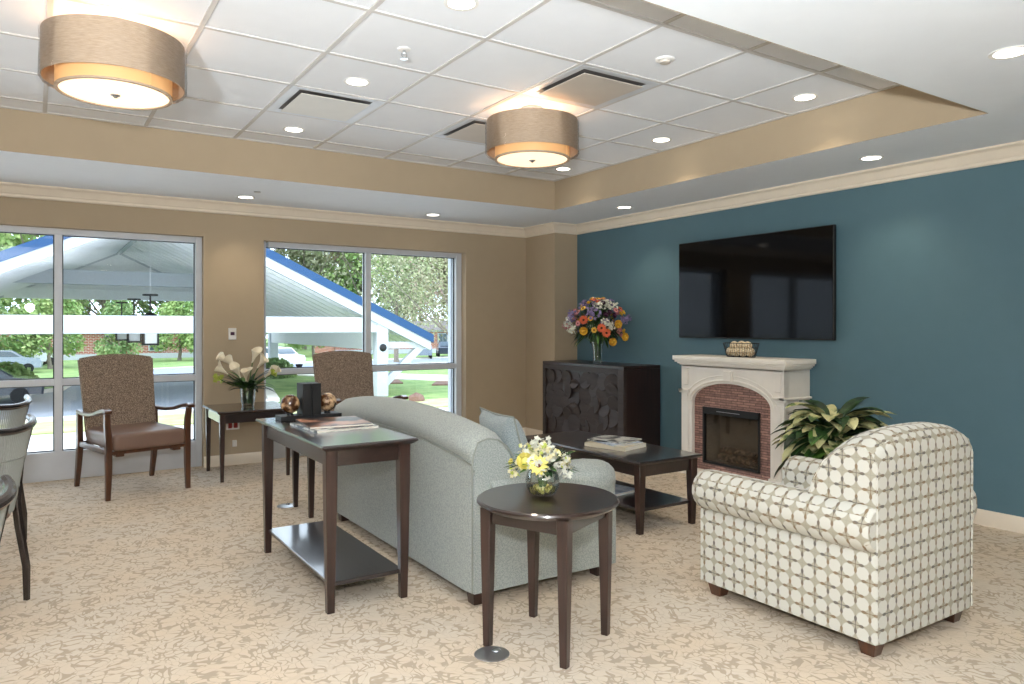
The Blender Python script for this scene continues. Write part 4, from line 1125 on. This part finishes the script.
# ================================================================ OUTDOORS
GZ = -1.8
f = MB(); f.bx(-140, 160, YW+.25, 190, GZ-.3, GZ, 0); tag(f.build('lawn', M['grass']), 'green lawn outside the windows', 'lawn', None, 'structure')
def patch(name, pts, z, mat, label):
    f = MB(); f.prism(pts, 'z', GZ-.02, GZ+z); return tag(f.build(name, mat), label, name.replace('_', ' '), None, 'structure')
patch('sidewalk', [(-60, 7.45), (60, 7.45), (60, 16), (40, 24.6), (-60, 24.6)], .03, M['concrete'], 'pale concrete walk just outside the windows')  # unseen near half is added to reflect light up to the ceiling
patch('grass_strip', [(-60, 24.8), (30, 24.8), (30, 27.6), (-60, 27.6)], .05, M['drygrass'], 'pale yellow green grass strip outside the left window')
patch('road', [(-80, 28.2), (6.5, 28.2), (8.3, 31), (9.0, 36), (9.0, 43), (10.5, 48), (20, 53), (60, 56), (60, 66), (16, 60), (4, 55), (2.2, 48), (1.2, 41), (-2, 36.6), (-80, 36.6)], .02, M['asphalt'], 'pale blue grey road under the white canopy')
def ribbon(name, pts, w, h, mat, label):
    f = MB(); P2 = [V((p[0], p[1], GZ+h/2)) for p in pts]; f.sweep(P2, [w]*len(P2), [h]*len(P2), (0, 0, 1) if False else (0, 0, 1), .1)
    return tag(f.build(name, mat), label, 'kerb', None, 'structure')
def kerb(pts, w, label):
    f = MB()
    for i in range(len(pts)-1):
        a, b = V((*pts[i], 0)), V((*pts[i+1], 0)); d = (b-a).normalized(); s = V((-d.y, d.x, 0))*w/2; a = a-d*.05; b = b+d*.05
        f.prism([tuple((a+s)[:2]), tuple((b+s)[:2]), tuple((b-s)[:2]), tuple((a-s)[:2])], 'z', GZ-.05, GZ+.14)
    return tag(f.build('kerb', M['concrete']), label, 'kerb', None, 'structure')
kerb([(-80, 28.0), (6.4, 28.0), (8.2, 30.4), (9.3, 35.5), (9.3, 43), (10.8, 47.6), (20, 52.4), (60, 55.6)], .45, 'pale concrete kerb on the near side of the road')
kerb([(-80, 36.8), (-2.2, 36.8), (1.0, 41.2), (2.0, 48.2), (3.8, 55.4), (16, 60.5), (60, 66.4)], .45, 'pale concrete kerb on the far side of the road')
patch('garden_path', [(13.5, 46.5), (15, 42.8), (20, 36), (26, 32), (29, 34.5), (23, 38.5), (18.5, 45)], .04, M['concrete'], 'pale path crossing the lawn beyond the canopy column')
patch('mulch_bed', [(17.3, 34.2), (19.5, 33.4), (20.4, 35), (18.6, 36.2)], .07, M['mulch'], 'brown mulch bed around a tree trunk')
patch('mulch_bed', [(13.8, 37.2), (16.6, 36.2), (17.4, 38.6), (14.6, 39.6)], .07, M['mulch'], 'brown mulch bed beyond the canopy column')

# canopy
def canopy():
    XR, ZR, SL = 4.1, 6.2, .475; Y0, Y1 = 30.0, 48.0; EX = 11.15
    o = thing('entrance_canopy', 'white gabled entrance canopy with blue metal roof edge outside the windows', 'canopy', (XR, (Y0+Y1)/2, GZ))
    cy = (Y0+Y1)/2; z = lambda q: q-GZ; y0, y1 = Y0-cy, Y1-cy
    for s in (-1, 1):
        f = MB(); f.prism([(0, z(ZR)), (s*EX, z(ZR-SL*EX)), (s*EX, z(ZR-SL*EX)-.36), (0, z(ZR)-.36)], 'y', y0-.06, y1+.06); f.build('roof_panel', M['blue'], o)
        f = MB(); f.prism([(0, z(ZR)-.36), (s*(EX-.12), z(ZR-SL*(EX-.12))-.36), (s*(EX-.12), z(ZR-SL*(EX-.12))-.76), (0, z(ZR)-.76)], 'y', y0, y0+.2)
        f.prism([(0, z(ZR)-.36), (s*(EX-.12), z(ZR-SL*(EX-.12))-.36), (s*(EX-.12), z(ZR-SL*(EX-.12))-.76), (0, z(ZR)-.76)], 'y', y1-.2, y1); f.build('fascia', M['canopy'], o)
        f = MB(); f.prism([(0, z(ZR)-.38), (s*(EX-.2), z(ZR-SL*(EX-.2))-.38), (s*(EX-.2), z(ZR-SL*(EX-.2))-.46), (0, z(ZR)-.46)], 'y', y0+.2, y1-.2)
        for k in range(19):
            yy = y0+.5+k*.95; f.prism([(0, z(ZR)-.44), (s*(EX-.4), z(ZR-SL*(EX-.4))-.44), (s*(EX-.4), z(ZR-SL*(EX-.4))-.66), (0, z(ZR)-.66)], 'y', yy-.07, yy+.07)
        f.build('soffit_boards', M['canopyin'], o)
        f = MB(); cxx = s*8.72; f.bx(cxx-.26, cxx+.26, y0+.05, y0+.57, 0, z(1.9), .02); f.bx(cxx-.26, cxx+.26, y1-.57, y1-.05, 0, z(1.9), .02); f.build('column', M['canopy'], o)
        f = MB(); f.sph((cxx, y0+.04, z(.55-.2)), (.17, .08, .17), 14); f.build('round_fixture', M['black'], o)
        for yy in (y0+.3,):
            f = MB(); f.sweep([(cxx, yy, z(-1.4)), (s*(EX-.3), yy, z(.55))], .3, .3, (0, 1, 0), .1); f.sweep([(cxx-s*.0, yy, z(.45)), (s*(EX-.3), yy, z(.45))], .25, .3, (0, 1, 0), .1); f.build('brace', M['canopy'], o)
    f = MB(); f.bx(-8.9, 8.9, y0+.1, y0+.5, z(1.02), z(1.68), .02); f.build('tie_beam', M['canopy'], o)
    f = MB(); f.bx(-5.6, 5.6, y0+9.9, y0+10.2, z(3.25), z(3.95), .02); f.build('collar_beam', M['canopy'], o)
    for s in (-1, 1): f = MB(); f.bx(s*8.72-.2, s*8.72+.2, y0+.6, y1-.6, z(.25), z(1.35), .02); f.build('side_beam', M['canopyin'], o)
    f = MB(); zz = 3.05
    hwid = (ZR-.7-zz)/SL
    f.prism([(-hwid, z(zz)), (hwid, z(zz)), (0, z(ZR-.7))], 'y', y1-.15, y1-.05); f.bx(-hwid-.3, hwid+.3, y1-.3, y1-.05, z(zz)-.25, z(zz)+.35, .02); f.bx(-hwid, hwid, y1-.45, y1-.05, z(zz)+.75, z(zz)+1.5, .02) if False else None
    for k in range(5): f.bx(-hwid+k*.1, hwid-k*.1, y1-.34, y1-.3, z(zz)+.5+k*.28, z(zz)+.53+k*.28, 0)
    f.build('gable_siding', M['canopyin'], o)
    f = MB(); f.bx(-.12, .12, y0, y1, z(ZR)-.75, z(ZR)-.4, 0); f.build('ridge_beam', M['canopy'], o)
    return o
canopy()
def lantern(x, y, label):
    o = thing('pendant_lantern', label, 'lantern', (x, y, 2.64), 0, 'black lanterns hanging under the canopy')
    f = MB(); f.tube([(0, 0, 0), (0, 0, -.75)], .035, 6); f.lathe([(0, 0), (.3, 0), (.3, -.07), (0, -.07)], 16); f.build('stem', M['black'], o)
    f = MB(); f.tube([(0, 0, 0), (0, 0, 2.85)], .009, 6); f.build('conduit', M['canopyin'], o)
    f = MB(); f.lathe([(0, -.75), (.12, -.78), (.4, -.98), (.4, -1.03), (0, -1.03)], 20); f.build('cap', M['black'], o)
    f = MB()
    for sx in (-1, 1):
        for sy in (-1, 1): f.bx(sx*.27-.025, sx*.27+.025, sy*.27-.025, sy*.27+.025, -2.1, -1.03, 0)
    for sx in (-1, 1): f.bx(sx*.27-.03, sx*.27+.03, -.3, .3, -2.15, -2.09, 0); f.bx(-.3, .3, sx*.27-.03, sx*.27+.03, -2.15, -2.09, 0)
    f.build('cage', M['black'], o)
    f = MB(); f.bx(-.24, .24, -.24, .24, -2.08, -1.05, .02); f.build('glass_shade', M['white'], o)
    return o
ln = lantern(4.1, 34.2, 'black hanging lantern under the canopy, the largest looking at right')
dup(ln, (4.1, 40.2, 2.64), 0, 'black hanging lantern under the canopy, the middle one')
dup(ln, (4.1, 46.2, 2.64), 0, 'black hanging lantern under the canopy, leftmost and farthest')

# trees
def tree_mesh(kind, seed, R_, Hh, trunk, n, ls, flat=1.0):
    rn = random.Random(seed); f = MB()
    blobs = []
    for k in range(16):
        t = rn.uniform(0, 2*PI); rr = R_*math.sqrt(rn.random())*.75; hz = trunk+(Hh-trunk)*rn.uniform(.08, .95); sh = 1-.55*((hz-trunk)/(Hh-trunk))
        blobs.append((V((rr*sh*math.cos(t), rr*sh*math.sin(t), hz)), R_*rn.uniform(.3, .48)))
    for k in range(n):
        c, r = rn.choice(blobs); d = V((rn.gauss(0, 1), rn.gauss(0, 1), rn.gauss(0, 1))).normalized()
        p = c+d*r*rn.uniform(.55, 1.05); a = V((rn.gauss(0, 1), rn.gauss(0, 1), rn.gauss(0, 1))).normalized(); b = a.orthogonal().normalized()*ls*rn.uniform(.5, 1.1); c2 = a.cross(b)
        f.quad([p-b, p-c2*.6, p+b, p+c2*.6])
    return f
def tree(kind, seed, R_, Hh, trunk, n, ls, loc, label, group, tr=.22):
    o = thing('tree', label, 'tree', loc, seed, group)
    tree_mesh(kind, seed, R_, Hh, trunk, n, ls).build('foliage', M[kind], o, sm=180, uv=False)
    f = MB(); rn = random.Random(seed+50); f.tube([(0, 0, -.1), (.05, 0, .3), (.1, .05, trunk), (0, .1, Hh*.75)], [tr*1.5, tr, tr*.8, tr*.3], 8)
    for k in range(9):
        t = rn.uniform(0, 2*PI); h = trunk*.8+(Hh-trunk)*.5*rn.random(); f.tube([(0.05, 0, h), (R_*.35*math.cos(t), R_*.35*math.sin(t), h+R_*.3), (R_*.8*math.cos(t), R_*.8*math.sin(t), h+R_*.75)], [tr*.4, tr*.22, tr*.08], 5)
    f.build('trunk', M['trunk'], o); return o
GB = 'tall trees filling the view behind the canopy'
kinds = [tree('fol1', 1, 8, 22, 3, 9500, .36, (0, 92, GZ), 'tall light green leafy tree in the wood beyond the canopy', GB, .4),
         tree('fol2', 2, 8, 20, 3, 9500, .36, (14, 95, GZ), 'tall darker green leafy tree in the wood beyond the canopy', GB, .4),
         tree('fol3', 3, 8, 21, 3, 8500, .33, (44, 92, GZ), 'tall pinkish budding tree in the wood beyond the canopy', GB, .4),
         tree('fol4', 4, 8, 23, 3, 8500, .33, (58, 96, GZ), 'tall yellow green tree in the wood beyond the canopy', GB, .4)]
lay = [(-22, 92, 0), (-12, 98, 1), (7, 99, 1), (21, 92, 0), (30, 97, 3), (37, 93, 0), (51, 94, 2), (66, 92, 2), (74, 97, 3), (84, 95, 2), (-32, 99, 0),
       (-5, 110, 0), (10, 112, 3), (24, 110, 1), (40, 110, 2), (54, 111, 3), (70, 111, 2), (-20, 112, 1), (92, 108, 0), (100, 100, 2)]
for i, (x, y, k) in enumerate(lay):
    dup(kinds[k], (x, y, GZ), i*1.3, kinds[k]['label'])
GM = 'smaller round trees and shrubs on the lawn'
sh = tree('fol2', 11, 2.6, 4.6, .6, 6000, .17, (-13, 58, GZ), 'low bushy green tree across the road outside the left window', GM, .15)
sh2 = tree('fol1', 12, 3.0, 6.0, 1.0, 6000, .18, (-6, 62, GZ), 'low light green tree across the road outside the left window', GM, .15)
for i, (x, y, k) in enumerate(((-18, 56, 1), (-9, 55, 0), (-3, 66, 0), (1, 63, 1), (-23, 60, 0), (6, 70, 0), (11, 72, 1), (17, 72, 0), (-14, 70, 1), (-28, 66, 1), (24, 74, 1))):
    dup((sh, sh2)[k], (x, y, GZ), i*.9, (sh, sh2)[k]['label'])
tree('fol3', 15, 4.2, 9.5, 2.6, 3600, .10, (18.9, 34.8, GZ), 'budding tree with grey trunk on the lawn at the right window edge', 'budding trees on the lawn', .17)
tree('fol4', 16, 5.0, 11, 3.4, 6000, .15, (26, 58, GZ), 'pale green budding tree on the lawn seen through the right window', 'budding trees on the lawn', .2)
tree('fol3', 17, 5.5, 12, 3.2, 6500, .16, (38, 62, GZ), 'pinkish budding tree farther off seen through the right window', 'budding trees on the lawn', .2)
def shrub(x, y, r, k, label):
    f = MB(); rn = random.Random(int(x*7+y))
    for q in range(1400):
        d = V((rn.gauss(0, 1), rn.gauss(0, 1), abs(rn.gauss(0, 1)))).normalized(); p = V((d.x*r, d.y*r, d.z*r*.9))*rn.uniform(.7, 1); a = V((rn.gauss(0, 1), rn.gauss(0, 1), rn.gauss(0, 1))).normalized(); b = a.orthogonal()*.09; c = a.cross(b)
        f.quad([p-b, p-c, p+b, p+c])
    o = f.build('shrub', M[k], sm=180, uv=False); o.location = (x, y, GZ); tag(o, label, 'shrub')
shrub(-1.2, 43.2, 1.5, 'fol1', 'light green shrub behind the dark car through the left window')
shrub(-4.6, 45.5, 1.7, 'fol2', 'darker green shrub at far left behind the dark car')
shrub(12.2, 45, 1.3, 'fol2', 'round green shrub beside the road seen through the right window')
shrub(15.6, 38.2, .9, 'fol4', 'small shrub in the mulch bed beyond the canopy column')
f = MB(); rn = random.Random(8); f.sph((0, 0, .1), (.34, .3, .26), 12)
for v in f.bm.verts: v.co += V((rn.uniform(-.05, .05), rn.uniform(-.05, .05), rn.uniform(-.04, .04)))
o = f.build('garden_rock', M['mulch']); o.location = (13.05, 27.2, GZ); tag(o, 'brown rock on the lawn above the sofa back through window', 'rock')

# brick houses
def house(x, y, w, label):
    o = thing('brick_house', label, 'house', (x, y, GZ), 0, 'brick houses beyond the road')
    f = MB(); f.bx(-w/2, w/2, 0, 8, 0, 2.7, 0); f.build('wall', M['brick'], o)
    f = MB(); f.prism([(-.6, 2.65), (8.6, 2.65), (4, 3.7)], 'x', -w/2-.6, w/2+.6); f.build('roof', M['roofg'], o)
    f = MB(); f.bx(-w/2-.1, w/2+.1, -.12, 0, 0, .5, 0); f.bx(-w/2-.3, w/2+.3, -.35, 0, 2.45, 2.7, 0); f.build('trim_boards', M['canopy'], o)
    n = int(w/3.4)
    for k in range(n):
        xx = -w/2+w*(k+.5)/n
        f = MB(); f.bx(xx-.65, xx+.65, -.1, .02, .7, 2.3, .02); g = f.build('window', M['canopy'], o)
        f = MB(); f.bx(xx-.52, xx-.03, -.13, -.09, .8, 2.2, 0); f.bx(xx+.03, xx+.52, -.13, -.09, .8, 2.2, 0); f.build('pane', M['wglass'], g)
    return o
h = house(8, 78, 22, 'red brick house beyond the road between the windows')
dup(h, (-24, 82, GZ), 0, 'red brick house far off behind the left window trees')
dup(h, (38, 76, GZ), 0, 'red brick house beyond parked cars through the right window')

# cars
def car(mat, x, y, rz, label):
    o = thing('car', label, 'car', (x, y, GZ), rz, 'parked cars outside')
    f = MB(); sil = [(-2.2, .35), (2.2, .35), (2.25, .75), (2.1, .95), (1.2, 1.05), (.55, 1.5), (-1.3, 1.55), (-1.95, 1.1), (-2.25, .95)]
    rings = []
    for yy, s in ((-.88, .96), (-.8, 1), (.8, 1), (.88, .96)): rings.append([(px*s, yy if pz < 1.2 else yy*.82, pz) for px, pz in sil])
    f.loft(rings, True); f.build('body', mat, o, sm=25)
    f = MB()
    for s in (-1, 1): f.loft([[(-1.6, s*.86, 1.08), (.95, s*.86, 1.08), (.45, s*.755, 1.44), (-1.2, s*.75, 1.48)], [(-1.6, s*.875, 1.08), (.95, s*.875, 1.08), (.45, s*.765, 1.44), (-1.2, s*.765, 1.48)]], True)
    f.loft([[(1.16, -.7, 1.1), (1.16, .7, 1.1), (.6, .62, 1.47), (.6, -.62, 1.47)], [(1.2, -.7, 1.1), (1.2, .7, 1.1), (.64, .62, 1.47), (.64, -.62, 1.47)]], True)
    f.loft([[(-1.92, -.68, 1.14), (-1.92, .68, 1.14), (-1.36, .62, 1.5), (-1.36, -.62, 1.5)], [(-1.97, -.68, 1.14), (-1.97, .68, 1.14), (-1.4, .62, 1.52), (-1.4, -.62, 1.52)]], True); f.build('window', M['wglass'], o)
    for sx in (-1.4, 1.4):
        for sy in (-.82, .82):
            f = MB(); X = Matrix.Translation((sx, sy, .33)) @ Matrix.Rotation(PI/2, 4, 'X'); f.lathe([(0, -.1), (.2, -.11), (.32, -.1), (.33, 0), (.32, .1), (.2, .11), (0, .1)], 18, X=X); f.build('wheel', M['tyre'], o)
    return o
car(M['carD'], -1.9, 36.0, .03, 'dark car parked across the road at far left, nearest the window')
car(M['carS'], -1.8, 58.5, .1, 'silver car parked behind the dark car through the left window')
car(M['carW'], -.5, 68, .3, 'white car parked farthest off through the left window')
car(M['carW'], 15.2, 55, -1.3, 'white car on the road seen through the left pane of right window')
car(M['carS'], 31.3, 64, 1.15, 'silver blue car beyond the lawn through the right window')
car(M['carD'], 35.0, 66, 1.15, 'dark blue car beyond the lawn, beside the silver blue one')

# ================================================================ LIGHT, CAMERA
w = bpy.data.worlds.new('sky'); SC.world = w; w.use_nodes = True; nt = w.node_tree
bg = nt.nodes['Background']; tc = nt.nodes.new('ShaderNodeTexCoord'); sp = nt.nodes.new('ShaderNodeSeparateXYZ'); nt.links.new(tc.outputs['Generated'], sp.inputs[0])
r = ramp(nt, [(.0, (.62, .68, .74)), (.5, (.70, .82, .98)), (.75, (.8, .89, 1.0)), (1., (.55, .72, 1.0))])
mr = nt.nodes.new('ShaderNodeMapRange'); mr.inputs['From Min'].default_value = -1; nt.links.new(sp.outputs[2], mr.inputs[0]); nt.links.new(mr.outputs[0], r.inputs[0]); nt.links.new(r.outputs[0], bg.inputs[0])
bg.inputs[1].default_value = 3.5
L = bpy.data.lights.new('sun', 'SUN'); L.energy = 2.2; L.angle = .05; L.color = (1, .96, .9)
o = bpy.data.objects.new('sun', L); COL.objects.link(o); o.rotation_euler = V((.80, .22, -.62)).to_track_quat('-Z', 'Y').to_euler()
# photographer's flash on its stand beside the camera: bare bulb; the spot is added to brighten the ceiling
L = bpy.data.lights.new('camera_flash', 'POINT'); L.energy = 225; L.shadow_soft_size = .07; L.color = (.95, .98, 1)
o = bpy.data.objects.new('camera_flash', L); COL.objects.link(o); o.location = (-.06, -.03, 1.61)
L = bpy.data.lights.new('added_fill_spot', 'SPOT'); L.energy = 1900; L.shadow_soft_size = .1; L.color = (.88, .95, 1); L.spot_size = math.radians(108); L.spot_blend = 1
o = bpy.data.objects.new('added_fill_spot', L); COL.objects.link(o); o.location = (-1.3, -1.2, 1.0); o.rotation_euler = V((.58, .8, 1.15)).to_track_quat('-Z', 'Y').to_euler()

cam = bpy.data.cameras.new('camera'); co = bpy.data.objects.new('camera', cam); COL.objects.link(co)
co.location = (0, 0, 1.3); co.rotation_euler = (PI/2, 0, -math.atan2(.5457, .838))
cam.sensor_width = 36; cam.lens = 734/1024*36; cam.shift_y = -16/1024; cam.clip_end = 500; cam.clip_start = .05
SC.camera = co
SC.view_settings.view_transform = 'Standard'; SC.view_settings.look = 'None'; SC.view_settings.exposure = .22; SC.view_settings.gamma = 1
SC.view_settings.use_curve_mapping = False
